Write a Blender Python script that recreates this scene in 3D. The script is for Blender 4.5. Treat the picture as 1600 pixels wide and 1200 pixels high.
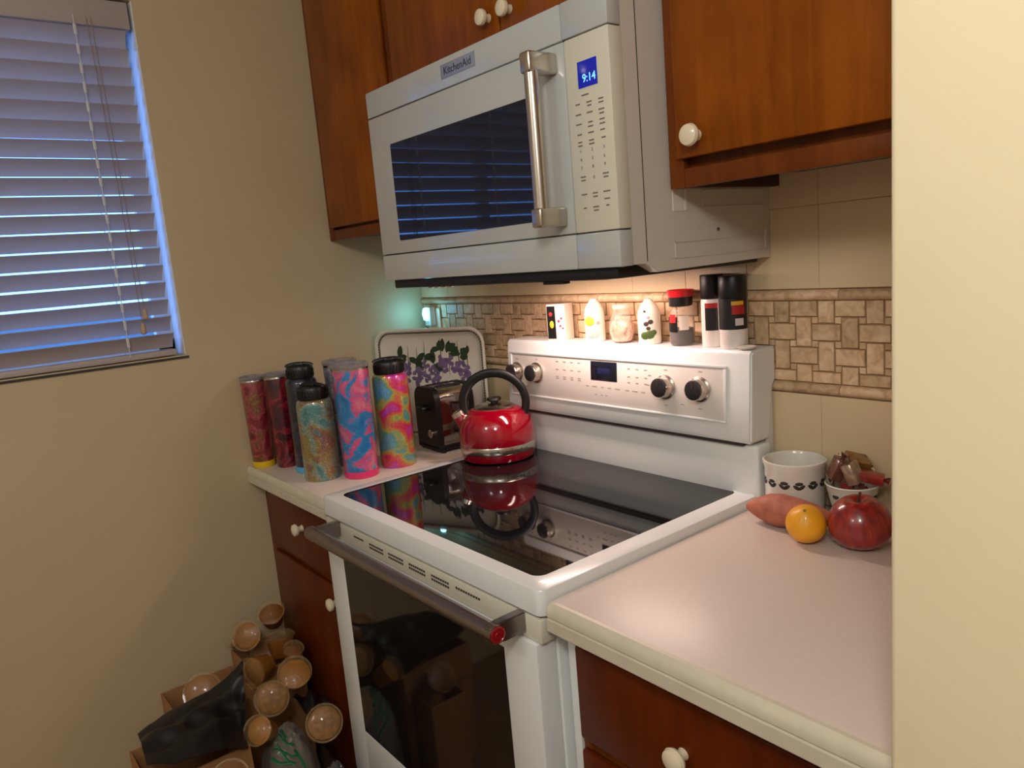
import bpy, bmesh, math, random
from mathutils import Vector, Matrix, noise
random.seed(7)
sc = bpy.context.scene
for o in list(bpy.data.objects): bpy.data.objects.remove(o)
COL = sc.collection

# ------------------------------------------------------------------ camera
CAM = Vector((1.5983, -1.3254, 1.4332))
FW = Vector((-0.77537967, 0.60952664, -0.16511704))
RT = Vector((0.62679502, 0.77467737, -0.08368378))
UP = Vector((-0.07690494, 0.16838124, 0.98271735))
cd = bpy.data.cameras.new('camera'); cam = bpy.data.objects.new('camera', cd); COL.objects.link(cam)
cd.sensor_width = 36; cd.lens = 1176.65 / 1600 * 36; cd.clip_start = 0.02
m = Matrix((RT, UP, -FW)).transposed().to_4x4(); m.translation = CAM
cam.matrix_world = m
sc.camera = cam

# ------------------------------------------------------------------ world (blue dusk outside the window)
w = bpy.data.worlds.new('dusk'); sc.world = w; w.use_nodes = True
bg = w.node_tree.nodes['Background']
bg.inputs[0].default_value = (0.10, 0.31, 1.0, 1); bg.inputs[1].default_value = 8.5

# ------------------------------------------------------------------ lamps of the room, plus an added rear fill
def lamp(name, kind, loc, power, color, size=0.1, sy=None, rot=(0, 0, 0)):
    l = bpy.data.lights.new(name, kind); l.energy = power; l.color = color
    if kind == 'AREA':
        l.size = size
        if sy: l.shape = 'RECTANGLE'; l.size_y = sy
    else: l.shadow_soft_size = size
    o = bpy.data.objects.new(name, l); COL.objects.link(o); o.location = loc; o.rotation_euler = rot
    return o
ROOM = lamp('ceiling_lamp_light', 'POINT', (1.75, -1.62, 2.08), 30, (1.0, 0.975, 0.93), 0.12)
FILL = lamp('rear_fill_light', 'POINT', (0.9, -2.65, 2.35), 15, (1.0, 0.96, 0.88), 0.15)  # added fill behind the camera, lifts the stove front and right wall
HOOD = lamp('hood_lamp_light', 'AREA', (0.38, -0.175, 1.379), 2.7, (1.0, 0.73, 0.66), 0.40, 0.05)
NIGHT = lamp('night_light_glow', 'POINT', (-0.448, -0.056, 1.285), 0.24, (0.18, 0.72, 1.0), 0.012)

vs = sc.view_settings
vs.view_transform = 'Standard'; vs.look = 'None'; vs.gamma = 1; vs.exposure = 0; vs.use_curve_mapping = False

# ------------------------------------------------------------------ helpers
def top(o):
    while o.parent: o = o.parent
    return o
def tag(o, label, cat, group=None):
    o['label'] = label; o['category'] = cat
    if group: o['group'] = group
    return o
def thing(name, label, cat, loc=(0, 0, 0), rz=0, group=None, rot=None):
    o = bpy.data.objects.new(name, None); COL.objects.link(o); o.empty_display_size = .05
    o.location = loc; o.rotation_euler = rot if rot else (0, 0, rz)
    return tag(o, label, cat, group)
def mk(name, bm, mat, parent=None, world=False, flat=False, sharp=38):
    """link a bmesh as one mesh object; world=True: vertices are in world space"""
    if world and parent is not None:
        bmesh.ops.translate(bm, verts=bm.verts, vec=-top(parent).location)
    bmesh.ops.recalc_face_normals(bm, faces=bm.faces)
    a = math.radians(sharp)
    for e in bm.edges:
        e.smooth = not flat and (len(e.link_faces) == 2 and e.calc_face_angle(0) < a)
    for f in bm.faces: f.smooth = not flat
    me = bpy.data.meshes.new(name); bm.to_mesh(me); bm.free()
    if mat: me.materials.append(mat)
    o = bpy.data.objects.new(name, me); COL.objects.link(o)
    if parent is not None: o.parent = parent
    return o
def box(bm, x0, x1, y0, y1, z0, z1, bev=0, seg=2):
    r = bmesh.ops.create_cube(bm, size=1)
    vs_ = r['verts']
    for v in vs_:
        v.co = Vector((x0 + (v.co.x + .5) * (x1 - x0), y0 + (v.co.y + .5) * (y1 - y0), z0 + (v.co.z + .5) * (z1 - z0)))
    if bev:
        es = list({e for v in vs_ for e in v.link_edges})
        bmesh.ops.bevel(bm, geom=es, offset=bev, segments=seg, affect='EDGES', profile=.5)
    return bm
def wbox(name, parent, x0, x1, y0, y1, z0, z1, mat, bev=0.001, seg=2):
    return mk(name, box(bmesh.new(), x0, x1, y0, y1, z0, z1, bev, seg), mat, parent, world=True)
def lathe(bm, prof, n=40, cx=0, cy=0, cz=0, cap0=True, cap1=True):
    rings = []
    for r, z in prof:
        if r < 1e-6: rings.append([bm.verts.new((cx, cy, cz + z))])
        else: rings.append([bm.verts.new((cx + r * math.cos(2 * math.pi * i / n), cy + r * math.sin(2 * math.pi * i / n), cz + z)) for i in range(n)])
    for a, b in zip(rings[:-1], rings[1:]):
        for i in range(n):
            j = (i + 1) % n
            if len(a) == 1 and len(b) == 1: continue
            if len(a) == 1: bm.faces.new((a[0], b[i], b[j]))
            elif len(b) == 1: bm.faces.new((a[i], a[j], b[0]))
            else: bm.faces.new((a[i], a[j], b[j], b[i]))
    if cap0 and len(rings[0]) > 1: bm.faces.new(rings[0][::-1])
    if cap1 and len(rings[-1]) > 1: bm.faces.new(rings[-1])
    return bm
def tube(bm, pts, rad, n=12, caps=True, squash=None):
    pts = [Vector(p) for p in pts]; rings = []
    rr = rad if isinstance(rad, (list, tuple)) else [rad] * len(pts)
    prev = None
    for i, p in enumerate(pts):
        t = (pts[min(i + 1, len(pts) - 1)] - pts[max(i - 1, 0)]).normalized()
        if prev is None:
            a = Vector((0, 0, 1)) if abs(t.z) < .9 else Vector((1, 0, 0))
            u = t.cross(a).normalized()
        else: u = (prev - t * prev.dot(t)).normalized()
        prev = u; v = t.cross(u)
        s = squash or (1, 1)
        rings.append([bm.verts.new(p + (u * math.cos(2 * math.pi * k / n) * s[0] + v * math.sin(2 * math.pi * k / n) * s[1]) * rr[i]) for k in range(n)])
    for a, b in zip(rings[:-1], rings[1:]):
        for k in range(n): bm.faces.new((a[k], a[(k + 1) % n], b[(k + 1) % n], b[k]))
    if caps: bm.faces.new(rings[0][::-1]); bm.faces.new(rings[-1])
    return bm
def xform(bm, M): bmesh.ops.transform(bm, matrix=M, verts=bm.verts); return bm
def prism(bm, poly, axis, a0, a1):
    """extrude a 2-D polygon along an axis; poly pts are the other two coords in xyz order"""
    def P(q, a):
        return {'x': (a, q[0], q[1]), 'y': (q[0], a, q[1]), 'z': (q[0], q[1], a)}[axis]
    A = [bm.verts.new(P(q, a0)) for q in poly]; B = [bm.verts.new(P(q, a1)) for q in poly]
    n = len(poly)
    for i in range(n): bm.faces.new((A[i], A[(i + 1) % n], B[(i + 1) % n], B[i]))
    bm.faces.new(A[::-1]); bm.faces.new(B)
    return bm
def rrect(w, h, r, n=6):
    pts = []
    for cx, cy, a0 in ((w / 2 - r, h / 2 - r, 0), (-w / 2 + r, h / 2 - r, 90), (-w / 2 + r, -h / 2 + r, 180), (w / 2 - r, -h / 2 + r, 270)):
        for k in range(n + 1):
            a = math.radians(a0 + 90 * k / n); pts.append((cx + r * math.cos(a), cy + r * math.sin(a)))
    return pts
def text(s, size, mat, parent, loc, rot=(math.pi / 2, 0, 0), align='CENTER', name='lettering', ext=0.0002, sx=1.0):
    cu = bpy.data.curves.new(name, 'FONT'); cu.body = s; cu.size = size; cu.align_x = align; cu.align_y = 'CENTER'; cu.extrude = ext; cu.resolution_u = 3
    t = bpy.data.objects.new(name, cu); COL.objects.link(t)
    dg = bpy.context.evaluated_depsgraph_get(); me = bpy.data.meshes.new_from_object(t.evaluated_get(dg))
    bpy.data.objects.remove(t); bpy.data.curves.remove(cu)
    bm = bmesh.new(); bm.from_mesh(me); bpy.data.meshes.remove(me)
    from mathutils import Euler
    xform(bm, Matrix.Translation(Vector(loc)) @ Euler(rot).to_matrix().to_4x4() @ Matrix.Diagonal((sx, 1, 1, 1)))
    return mk(name, bm, mat, parent, world=True, flat=True)

# ------------------------------------------------------------------ materials
def srgb(r, g, b):
    f = lambda c: ((c / 255 + .055) / 1.055) ** 2.4 if c > 10 else c / 255 / 12.92
    return (f(r), f(g), f(b), 1)
def newmat(name):
    m = bpy.data.materials.new(name); m.use_nodes = True
    nt = m.node_tree; return m, nt, nt.nodes['Principled BSDF']
def node(nt, typ, **kw):
    n = nt.nodes.new(typ)
    for k, v in kw.items(): setattr(n, k, v)
    return n
def coords(nt, scale=(1, 1, 1), kind='Object', rot=(0, 0, 0)):
    tc = node(nt, 'ShaderNodeTexCoord'); mp = node(nt, 'ShaderNodeMapping')
    mp.inputs['Scale'].default_value = scale; mp.inputs['Rotation'].default_value = rot
    nt.links.new(tc.outputs[kind], mp.inputs[0]); return mp.outputs[0]
def ramp(nt, fac, stops, interp='LINEAR'):
    r = node(nt, 'ShaderNodeValToRGB'); r.color_ramp.interpolation = interp
    el = r.color_ramp.elements
    while len(el) < len(stops): el.new(.5)
    for e, (p, c) in zip(el, stops): e.position = p; e.color = c
    nt.links.new(fac, r.inputs[0]); return r.outputs[0]
def M(name, col, rough=.5, metal=0, coat=0, spec=.5, var=0, vscale=8, bump=0, bscale=60, alpha=1, trans=0, emit=None, es=0, ior=None):
    m, nt, b = newmat(name)
    b.inputs['Base Color'].default_value = col; b.inputs['Roughness'].default_value = rough
    b.inputs['Metallic'].default_value = metal; b.inputs['Coat Weight'].default_value = coat; b.inputs['Coat Roughness'].default_value = .04
    b.inputs['Specular IOR Level'].default_value = spec; b.inputs['Alpha'].default_value = alpha; b.inputs['Transmission Weight'].default_value = trans
    if ior: b.inputs['IOR'].default_value = ior
    if emit: b.inputs['Emission Color'].default_value = emit; b.inputs['Emission Strength'].default_value = es
    v = coords(nt)
    if var:
        n = node(nt, 'ShaderNodeTexNoise'); n.inputs['Scale'].default_value = vscale; n.inputs['Detail'].default_value = 5
        nt.links.new(v, n.inputs[0])
        c0 = tuple(c * (1 - var) for c in col[:3]) + (1,); c1 = tuple(min(1, c * (1 + var)) for c in col[:3]) + (1,)
        nt.links.new(ramp(nt, n.outputs['Fac'], [(.3, c0), (.7, c1)]), b.inputs['Base Color'])
    if bump:
        n = node(nt, 'ShaderNodeTexNoise'); n.inputs['Scale'].default_value = bscale; n.inputs['Detail'].default_value = 4
        nt.links.new(v, n.inputs[0]); bp = node(nt, 'ShaderNodeBump'); bp.inputs['Strength'].default_value = bump; bp.inputs['Distance'].default_value = .002
        nt.links.new(n.outputs['Fac'], bp.inputs['Height']); nt.links.new(bp.outputs[0], b.inputs['Normal'])
    return m
def wood(name, dark, mid, light, scale=(14, 14, 1.3), rough=.33):
    m, nt, b = newmat(name); v = coords(nt, scale)
    n = node(nt, 'ShaderNodeTexNoise'); n.inputs['Scale'].default_value = 2.2; n.inputs['Detail'].default_value = 8; n.inputs['Roughness'].default_value = .62; n.inputs['Distortion'].default_value = .8
    nt.links.new(v, n.inputs[0])
    v2 = coords(nt, (3, 3, 2.2)); n2 = node(nt, 'ShaderNodeTexNoise'); n2.inputs['Scale'].default_value = 2.6; n2.inputs['Detail'].default_value = 3
    nt.links.new(v2, n2.inputs[0])
    c1 = ramp(nt, n.outputs['Fac'], [(.15, dark), (.5, mid), (.85, light)])
    c2 = ramp(nt, n2.outputs['Fac'], [(.3, (.62, .55, .5, 1)), (.68, (1.12, 1.1, 1.05, 1))])
    mx = node(nt, 'ShaderNodeMix', data_type='RGBA', blend_type='MULTIPLY'); mx.inputs[0].default_value = .8
    nt.links.new(c1, mx.inputs[6]); nt.links.new(c2, mx.inputs[7]); nt.links.new(mx.outputs[2], b.inputs['Base Color'])
    b.inputs['Roughness'].default_value = rough; b.inputs['Coat Weight'].default_value = .0; b.inputs['Specular IOR Level'].default_value = .18
    bp = node(nt, 'ShaderNodeBump'); bp.inputs['Strength'].default_value = .08; bp.inputs['Distance'].default_value = .001
    nt.links.new(n.outputs['Fac'], bp.inputs['Height']); nt.links.new(bp.outputs[0], b.inputs['Normal'])
    return m
def swirl(name, stops, scale=9, dist=1.6, glitter=.25, rough=.14, stretch=(1, 1, 1), seed=0):
    m, nt, b = newmat(name)
    tc = node(nt, 'ShaderNodeTexCoord'); mp = node(nt, 'ShaderNodeMapping'); mp.inputs['Scale'].default_value = stretch; mp.inputs['Location'].default_value = (seed, seed * 1.7, seed * .6)
    nt.links.new(tc.outputs['Object'], mp.inputs[0])
    n = node(nt, 'ShaderNodeTexNoise'); n.inputs['Scale'].default_value = scale; n.inputs['Detail'].default_value = 4; n.inputs['Distortion'].default_value = dist
    nt.links.new(mp.outputs[0], n.inputs[0])
    c = ramp(nt, n.outputs['Fac'], stops)
    vo = node(nt, 'ShaderNodeTexVoronoi'); vo.inputs['Scale'].default_value = 420
    nt.links.new(mp.outputs[0], vo.inputs[0])
    g = ramp(nt, vo.outputs['Color'], [(.2, (.5, .5, .5, 1)), (.55, (1, 1, 1, 1)), (.85, (2.2, 2.2, 2.1, 1))])
    mx = node(nt, 'ShaderNodeMix', data_type='RGBA', blend_type='MULTIPLY'); mx.inputs[0].default_value = glitter
    nt.links.new(c, mx.inputs[6]); nt.links.new(g, mx.inputs[7]); nt.links.new(mx.outputs[2], b.inputs['Base Color'])
    b.inputs['Roughness'].default_value = .35; b.inputs['Metallic'].default_value = .15; b.inputs['Coat Weight'].default_value = 1; b.inputs['Coat Roughness'].default_value = .05
    return m

PAINT = M('cream_paint_dimmed', srgb(196, 176, 140), .55, bump=.05, bscale=90, var=.03, vscale=3)  # same cream paint as the partition, darkened to stand for less lamp light
PAINT_LIT = M('cream_paint_lit', srgb(242, 226, 188), .5, bump=.05, bscale=70, var=.02, vscale=4)  # same cream paint lightened, lamp light on the partition put into the colour
CEIL = M('ceiling_paint', srgb(232, 230, 226), .8)
OFFW = M('off_white_far_walls', srgb(214, 210, 202), .7)
FLOOR = M('brown_vinyl_floor', srgb(120, 92, 66), .45, var=.15, vscale=12)
GLAZE = M('cream_glazed_tile', srgb(216, 194, 156), .25, var=.04, vscale=5)
GROUT = M('tan_grout', srgb(158, 130, 94), .85)
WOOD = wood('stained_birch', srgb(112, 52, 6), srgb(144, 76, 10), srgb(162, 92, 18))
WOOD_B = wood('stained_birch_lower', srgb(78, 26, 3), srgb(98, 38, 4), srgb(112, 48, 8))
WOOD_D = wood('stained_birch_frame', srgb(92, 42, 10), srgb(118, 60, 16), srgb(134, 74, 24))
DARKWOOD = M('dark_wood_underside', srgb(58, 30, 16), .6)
KNOB = M('ivory_ceramic_knob', srgb(236, 222, 190), .18, coat=.6)
ENAMEL = M('white_enamel', srgb(228, 230, 228), .25, coat=.2)
ENAMEL_F = M('white_microwave_glass', srgb(190, 193, 190), .16, coat=.8)
CREAMP = M('ivory_plastic', srgb(218, 214, 194), .35)
MWBODY = M('microwave_painted_steel', srgb(212, 204, 192), .4)
SEAM = M('dark_seam', srgb(52, 48, 46), .7)
BLACKGLASS = M('black_glass', (.006, .006, .007, 1), .03, coat=.0, spec=.75)
OVENGLASS = M('oven_door_glass', (.008, .007, .006, 1), .05, spec=.7)
MWGLASS = M('microwave_window_glass', (.010, .011, .018, 1), .03, spec=.55)
STEEL = M('brushed_steel', srgb(200, 190, 178), .24, metal=1)
STEEL_D = M('dark_brushed_steel', srgb(150, 142, 142), .3, metal=1)
CHROME = M('chrome', srgb(226, 220, 214), .06, metal=1)
BLACK = M('black_plastic', srgb(18, 17, 17), .4)
BLACKM = M('black_matte_metal', srgb(22, 20, 20), .55)
KNOBFACE = M('knob_dark_face', srgb(70, 68, 70), .35, metal=.7)
REDM = M('red_medallion', srgb(150, 18, 26), .25, coat=.5)
PRINT = M('grey_print', srgb(116, 110, 102), .6)
PRINT2 = M('light_grey_print', srgb(168, 158, 150), .6)
WHITEPRINT = M('white_print', srgb(235, 232, 226), .5)
LAM = M('pinkish_laminate', srgb(218, 202, 190), .36, var=.025, vscale=220, bump=.02, bscale=400)
LAMEDGE = M('cream_laminate_edge', srgb(212, 202, 180), .4, var=.05, vscale=30)
LED_BG = M('blue_clock_screen', srgb(12, 22, 110), .2, emit=srgb(10, 30, 170), es=.55)
LED = M('blue_clock_digits', srgb(120, 190, 255), .3, emit=srgb(110, 190, 255), es=1.6)

# ------------------------------------------------------------------ room shell
XL = -0.5255
def struct(o): o['kind'] = 'structure'; return o
struct(wbox('floor', None, XL - .12, 3.4, -3.3, .1, -.05, 0, FLOOR, 0))
struct(wbox('ceiling', None, XL - .12, 3.4, -3.3, .1, 2.5, 2.55, CEIL, 0))
WY0, WY1, WZ0, WZ1 = -1.66, -.757, 1.25, 2.142
bm = bmesh.new()
box(bm, XL - .12, XL, -3.3, WY0, 0, 2.5); box(bm, XL - .12, XL, WY1, .1, 0, 2.5)
box(bm, XL - .12, XL, WY0, WY1, 0, WZ0); box(bm, XL - .12, XL, WY0, WY1, WZ1, 2.5)
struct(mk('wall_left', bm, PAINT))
WB = struct(wbox('wall_back', None, XL, 3.4, 0.004, .1, 0, 2.5, GROUT, 0))
struct(wbox('wall_right', None, 1.3075, 1.72, -.697, 0.0, 0, 2.5, PAINT_LIT, .006, 3))
struct(wbox('wall_far', None, 3.3, 3.4, -3.3, .1, 0, 2.5, OFFW, 0))
struct(wbox('wall_rear', None, XL - .12, 3.4, -3.4, -3.3, 0, 2.5, OFFW, 0))

struct(wbox('ground', None, -90, XL - .16, -70, 60, -.4, -.3, M('dark_outdoor_ground', srgb(40, 44, 38), .9), 0))
# --- tiled backsplash on the back wall: plain glazed tiles, pencil trims, basketweave band
def travertine():
    m, nt, b = newmat('travertine_tile'); v = coords(nt)
    oi = node(nt, 'ShaderNodeObjectInfo')
    ad = node(nt, 'ShaderNodeVectorMath', operation='ADD')
    nt.links.new(v, ad.inputs[0]); mu = node(nt, 'ShaderNodeMath', operation='MULTIPLY'); mu.inputs[1].default_value = 40
    nt.links.new(oi.outputs['Random'], mu.inputs[0]); nt.links.new(mu.outputs[0], ad.inputs[1])
    n = node(nt, 'ShaderNodeTexNoise'); n.inputs['Scale'].default_value = 45; n.inputs['Detail'].default_value = 6; n.inputs['Distortion'].default_value = 1
    nt.links.new(ad.outputs[0], n.inputs[0])
    c = ramp(nt, n.outputs['Fac'], [(.25, srgb(172, 140, 104)), (.5, srgb(206, 176, 140)), (.75, srgb(224, 200, 168))])
    t = ramp(nt, oi.outputs['Random'], [(0, (.78, .74, .68, 1)), (.5, (.98, .96, .93, 1)), (1, (1.12, 1.08, 1.06, 1))])
    mx = node(nt, 'ShaderNodeMix', data_type='RGBA', blend_type='MULTIPLY'); mx.inputs[0].default_value = 1
    nt.links.new(c, mx.inputs[6]); nt.links.new(t, mx.inputs[7]); nt.links.new(mx.outputs[2], b.inputs['Base Color'])
    b.inputs['Roughness'].default_value = .5
    return m
TRAV = travertine()
def tilemesh(w_, h_, d=.004):
    bm = box(bmesh.new(), -w_ / 2, w_ / 2, -d, .002, -h_ / 2, h_ / 2)
    es = [e for e in bm.edges if all(v.co.y < -d + 1e-6 for v in e.verts)]
    bmesh.ops.bevel(bm, geom=es, offset=.0009, segments=1, affect='EDGES')
    bmesh.ops.recalc_face_normals(bm, faces=bm.faces)
    me = bpy.data.meshes.new('tile'); bm.to_mesh(me); bm.free(); return me
tcache = {}
def tile(name, mat, x0, x1, z0, z1, d=.004, y=.004):
    k = (round(x1 - x0, 4), round(z1 - z0, 4), d, mat.name)
    if k not in tcache:
        tcache[k] = tilemesh(x1 - x0, z1 - z0, d); tcache[k].materials.append(mat)
    o = bpy.data.objects.new(name, tcache[k]); COL.objects.link(o); o.parent = WB
    o.location = ((x0 + x1) / 2, y, (z0 + z1) / 2); return o
S, L, W_ = .0455, .0543, .0296
ZB0, ZB1 = 1.1505, 1.3055
for j in range(-1, 4):
    for i in range(-33, 10):
        cx, cz = .915 + i * S, 1.292 - j * S
        hw, hh = (L / 2, W_ / 2) if (i + j) % 2 == 0 else (W_ / 2, L / 2)
        x0, x1, z0, z1 = max(cx - hw, XL + .001), min(cx + hw, 1.306), max(cz - hh, ZB0), min(cz + hh, ZB1)
        if x1 - x0 > .006 and z1 - z0 > .006: tile('tile', TRAV, x0, x1, z0, z1, d=.004 + random.uniform(0, .0012))
        dx, dz = cx + S / 2, cz - S / 2
        z0, z1 = max(dz - .0058, ZB0), min(dz + .0058, ZB1)
        if XL < dx - .0058 and dx + .0058 < 1.306 and z1 - z0 > .006: tile('dot_tile', TRAV, dx - .0058, dx + .0058, z0, z1, d=.0035)
for z in (1.3170, 1.1378):                     # rounded pencil trims in lengths
    x = XL + .001; k = 0
    while x < 1.3:
        x2 = min(x + .2032, 1.306)
        bm = bmesh.new(); pr = [(.0045, -.0105)] + [(.004 - .013 * math.cos(a), .0105 * math.sin(a)) for a in [math.radians(q) for q in range(-80, 81, 20)]] + [(.0045, .0105)]
        prism(bm, pr, 'x', x + .0006, x2 - .0006); xform(bm, Matrix.Translation((0, 0, z)))
        mk('pencil_tile', bm, TRAV, WB); x = x2
TS = .1535
for zz0, zz1 in ((.91, 1.1262), (1.3288, 1.482), (1.482, 1.6355)):
    k = 0
    x = .0905 - 4 * TS
    while x < 1.3:
        if x + TS > XL + .004:
            tile('wall_tile', GLAZE, max(x, XL) + .0002, min(x + TS, 1.306) - .0002, zz0 + .0002, zz1 - .0002, d=.0055)
        x += TS
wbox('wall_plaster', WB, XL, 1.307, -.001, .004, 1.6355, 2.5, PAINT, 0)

# --- window with blind
W1 = bpy.data.objects.new('window_1', None); COL.objects.link(W1); W1.location = (XL - .06, (WY0 + WY1) / 2, WZ0); W1['kind'] = 'structure'; W1['label'] = 'dusk-blue window behind the white slatted blind'
VINYL = M('white_window_vinyl', srgb(230, 230, 226), .4)
bm = bmesh.new()
for y0, y1, z0, z1 in ((WY0, WY0 + .045, WZ0, WZ1), (WY1 - .045, WY1, WZ0, WZ1), (WY0, WY1, WZ0, WZ0 + .045), (WY0, WY1, WZ1 - .045, WZ1), ((WY0 + WY1) / 2 - .02, (WY0 + WY1) / 2 + .02, WZ0, WZ1)):
    box(bm, XL - .115, XL - .085, y0, y1, z0, z1, .002)
mk('window_frame', bm, VINYL, W1, world=True)
wbox('jamb_liner', W1, XL - .085, XL - .0008, WY1 - .0025, WY1 - .0003, WZ0 + .001, WZ1 - .001, VINYL, 0)
def paneglass():
    m = bpy.data.materials.new('window_pane_glass'); m.use_nodes = True; nt = m.node_tree; nt.nodes.clear()
    o = node(nt, 'ShaderNodeOutputMaterial'); mi = node(nt, 'ShaderNodeMixShader'); t = node(nt, 'ShaderNodeBsdfTransparent'); g = node(nt, 'ShaderNodeBsdfGlossy')
    g.inputs['Roughness'].default_value = .02; mi.inputs[0].default_value = .06
    nt.links.new(t.outputs[0], mi.inputs[1]); nt.links.new(g.outputs[0], mi.inputs[2]); nt.links.new(mi.outputs[0], o.inputs[0]); return m
PANE = paneglass()
ym = (WY0 + WY1) / 2
for y0, y1 in ((WY0 + .045, ym - .02), (ym + .02, WY1 - .045)):
    wbox('pane', W1, XL - .102, XL - .098, y0, y1, WZ0 + .045, WZ1 - .045, PANE, 0)
SLAT = M('white_blind_slat', srgb(176, 164, 158), .42)
b_ = SLAT.node_tree.nodes['Principled BSDF']; b_.inputs['Subsurface Weight'].default_value = 0
CORD = M('white_blind_cord', srgb(206, 206, 206), .7)
CORD2 = M('tan_pull_cord', srgb(150, 128, 110), .8)
TAS = M('cord_tassel', srgb(176, 150, 120), .5)
BX = XL - .030
BL = thing('window_blind', 'white slatted blind glowing blue over the window on the left', 'blind', (BX, ym, WZ0))
BY0, BY1 = WY0 + .012, WY1 - .019
wbox('valance', BL, XL - .052, XL - .006, BY0, BY1 + .010, 2.074, 2.138, SLAT, .003)
NS, Z0, PITCH = 18, 1.292, .0448
sm = None
tilt = math.radians(52)
for i in range(NS):
    z = Z0 + i * PITCH
    if sm is None:
        bm = bmesh.new(); rows = []
        for k in range(9):
            s = -1 + k / 4; cpos = Vector((s * .0242, 0, .0030 * (1 - s * s)))
            rows.append(cpos)
        R = Matrix.Rotation(-tilt, 3, 'Y')
        A = []
        for th in (.0012, -.0012):
            for q in rows:
                c = R @ (q + Vector((0, 0, th))); A.append([bm.verts.new((c.x, y - ym, c.z)) for y in (BY0, BY1)])
        n = len(rows)
        for k in range(n - 1):
            bm.faces.new((A[k][0], A[k][1], A[k + 1][1], A[k + 1][0])); bm.faces.new((A[n + k][1], A[n + k][0], A[n + k + 1][0], A[n + k + 1][1]))
        for e in (0, 1): bm.faces.new([A[k][e] for k in range(n)] + [A[n + k][e] for k in range(n - 1, -1, -1)])
        for k in (0, n - 1): bm.faces.new((A[k][0], A[k][1], A[n + k][1], A[n + k][0]))
        o = mk('slat', bm, SLAT, BL); sm = o.data
    else:
        o = bpy.data.objects.new('slat', sm); COL.objects.link(o); o.parent = BL
    o.location = (0, 0, z - WZ0)
wbox('bottom_rail', BL, BX - .022, BX + .022, BY0, BY1, 1.2525, 1.268, SLAT, .003)
for y in (-.892, -1.20, -1.51):
    for dx in (-.027, .0265):
        bm = bmesh.new(); tube(bm, [(BX + dx, y, 1.262), (BX + dx, y, 2.095)], .0011, 6); mk('ladder_cord', bm, CORD, BL, world=True)
    bm = bmesh.new()
    for i in range(NS):
        box(bm, BX + .0245, BX + .0262, y - .0035, y + .0035, Z0 + i * PITCH - .004, Z0 + i * PITCH + .020, .0005)
    mk('ladder_tape_loops', bm, CORD, BL, world=True)
for k, (y0, y1, zb) in enumerate(((-.866, -.853, 1.345), (-.856, -.843, 1.382))):
    bm = bmesh.new(); tube(bm, [(BX + .034, y0, 2.09), (BX + .036, (y0 + y1) / 2 + .002, 1.7), (BX + .036, y1, zb)], .0012, 6); mk('pull_cord', bm, CORD2, BL, world=True)
    bm = bmesh.new(); lathe(bm, [(.0015, 0), (.0062, -.006), (.0075, -.026), (.004, -.030)], 12, BX + .036, y1, zb + .002); mk('tassel', bm, TAS, BL, world=True)
# dark line under the opening
struct(wbox('trim_1', None, XL - .001, XL + .004, WY0, WY1 + .006, WZ0 - .0085, WZ0 - .003, SEAM, 0))

# ------------------------------------------------------------------ cabinets
def knob(parent, x, y, z, r=.0165, mat=KNOB):
    bm = bmesh.new(); lathe(bm, [(.0, -.001), (.009, 0), (.0075, .006), (.008, .012), (r * .92, .0155), (r, .0195), (r * .9, .0245), (r * .55, .0275), (0, .0282)], 28)
    xform(bm, Matrix.Translation((x, y, z)) @ Matrix.Rotation(math.pi / 2, 4, 'X')); return mk('knob', bm, mat, parent, world=True)
def hinge(parent, x, y, z):
    bm = bmesh.new(); box(bm, x - .004, x + .004, y - .004, y, z - .022, z + .022, .001); tube(bm, [(x, y - .004, z - .024), (x, y - .004, z + .024)], .003, 8)
    return mk('hinge', bm, BLACKM, parent, world=True)
YF = -.300; YD = -.3125
def frame(bm, x0, x1, z0, z1, y0, y1, st, rb, rt):
    box(bm, x0, x0 + st, y0, y1, z0, z1, .0015); box(bm, x1 - st, x1, y0, y1, z0, z1, .0015)
    box(bm, x0 + st, x1 - st, y0 + .0005, y1, z0, z0 + rb, .0015); box(bm, x0 + st, x1 - st, y0 + .0005, y1, z1 - rt, z1, .0015)
# upper left
UL = thing('wall_cabinet', 'tall wooden wall cabinet between left wall and microwave', 'cabinet', (-.30, -.15, 1.526))
wbox('body', UL, XL + .002, -.0785, YF + .018, -.002, 1.535, 2.495, WOOD_D, .001)
bm = bmesh.new(); frame(bm, XL + .001, -.0785, 1.526, 2.495, YF, YF + .018, .03, .03, .04); mk('face_frame', bm, WOOD_D, UL, world=True)
d = wbox('door', UL, -.490, -.095, YD, YF - .0005, 1.5615, 2.44, WOOD, .004); hinge(d, -.0925, YF - .001, 1.66); hinge(d, -.0925, YF - .001, 2.3)
# over microwave
UM = thing('wall_cabinet', 'two-door wooden cabinet directly above the microwave', 'cabinet', (.34, -.15, 1.84))
wbox('body', UM, -.076, .7615, YF + .018, -.002, 1.842, 2.495, WOOD_D, .001)
bm = bmesh.new(); frame(bm, -.076, .7615, 1.836, 2.495, YF, YF + .018, .03, .03, .04); mk('face_frame', bm, WOOD_D, UM, world=True)
d = wbox('door', UM, -.058, .366, YD, YF - .0005, 1.864, 2.44, WOOD, .004); knob(d, .334, YD, 1.911); hinge(d, -.063, YF - .001, 1.965); hinge(d, -.063, YF - .001, 2.35)
d = wbox('door', UM, .370, .748, YD, YF - .0005, 1.864, 2.44, WOOD, .004); knob(d, .402, YD, 1.909)
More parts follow.
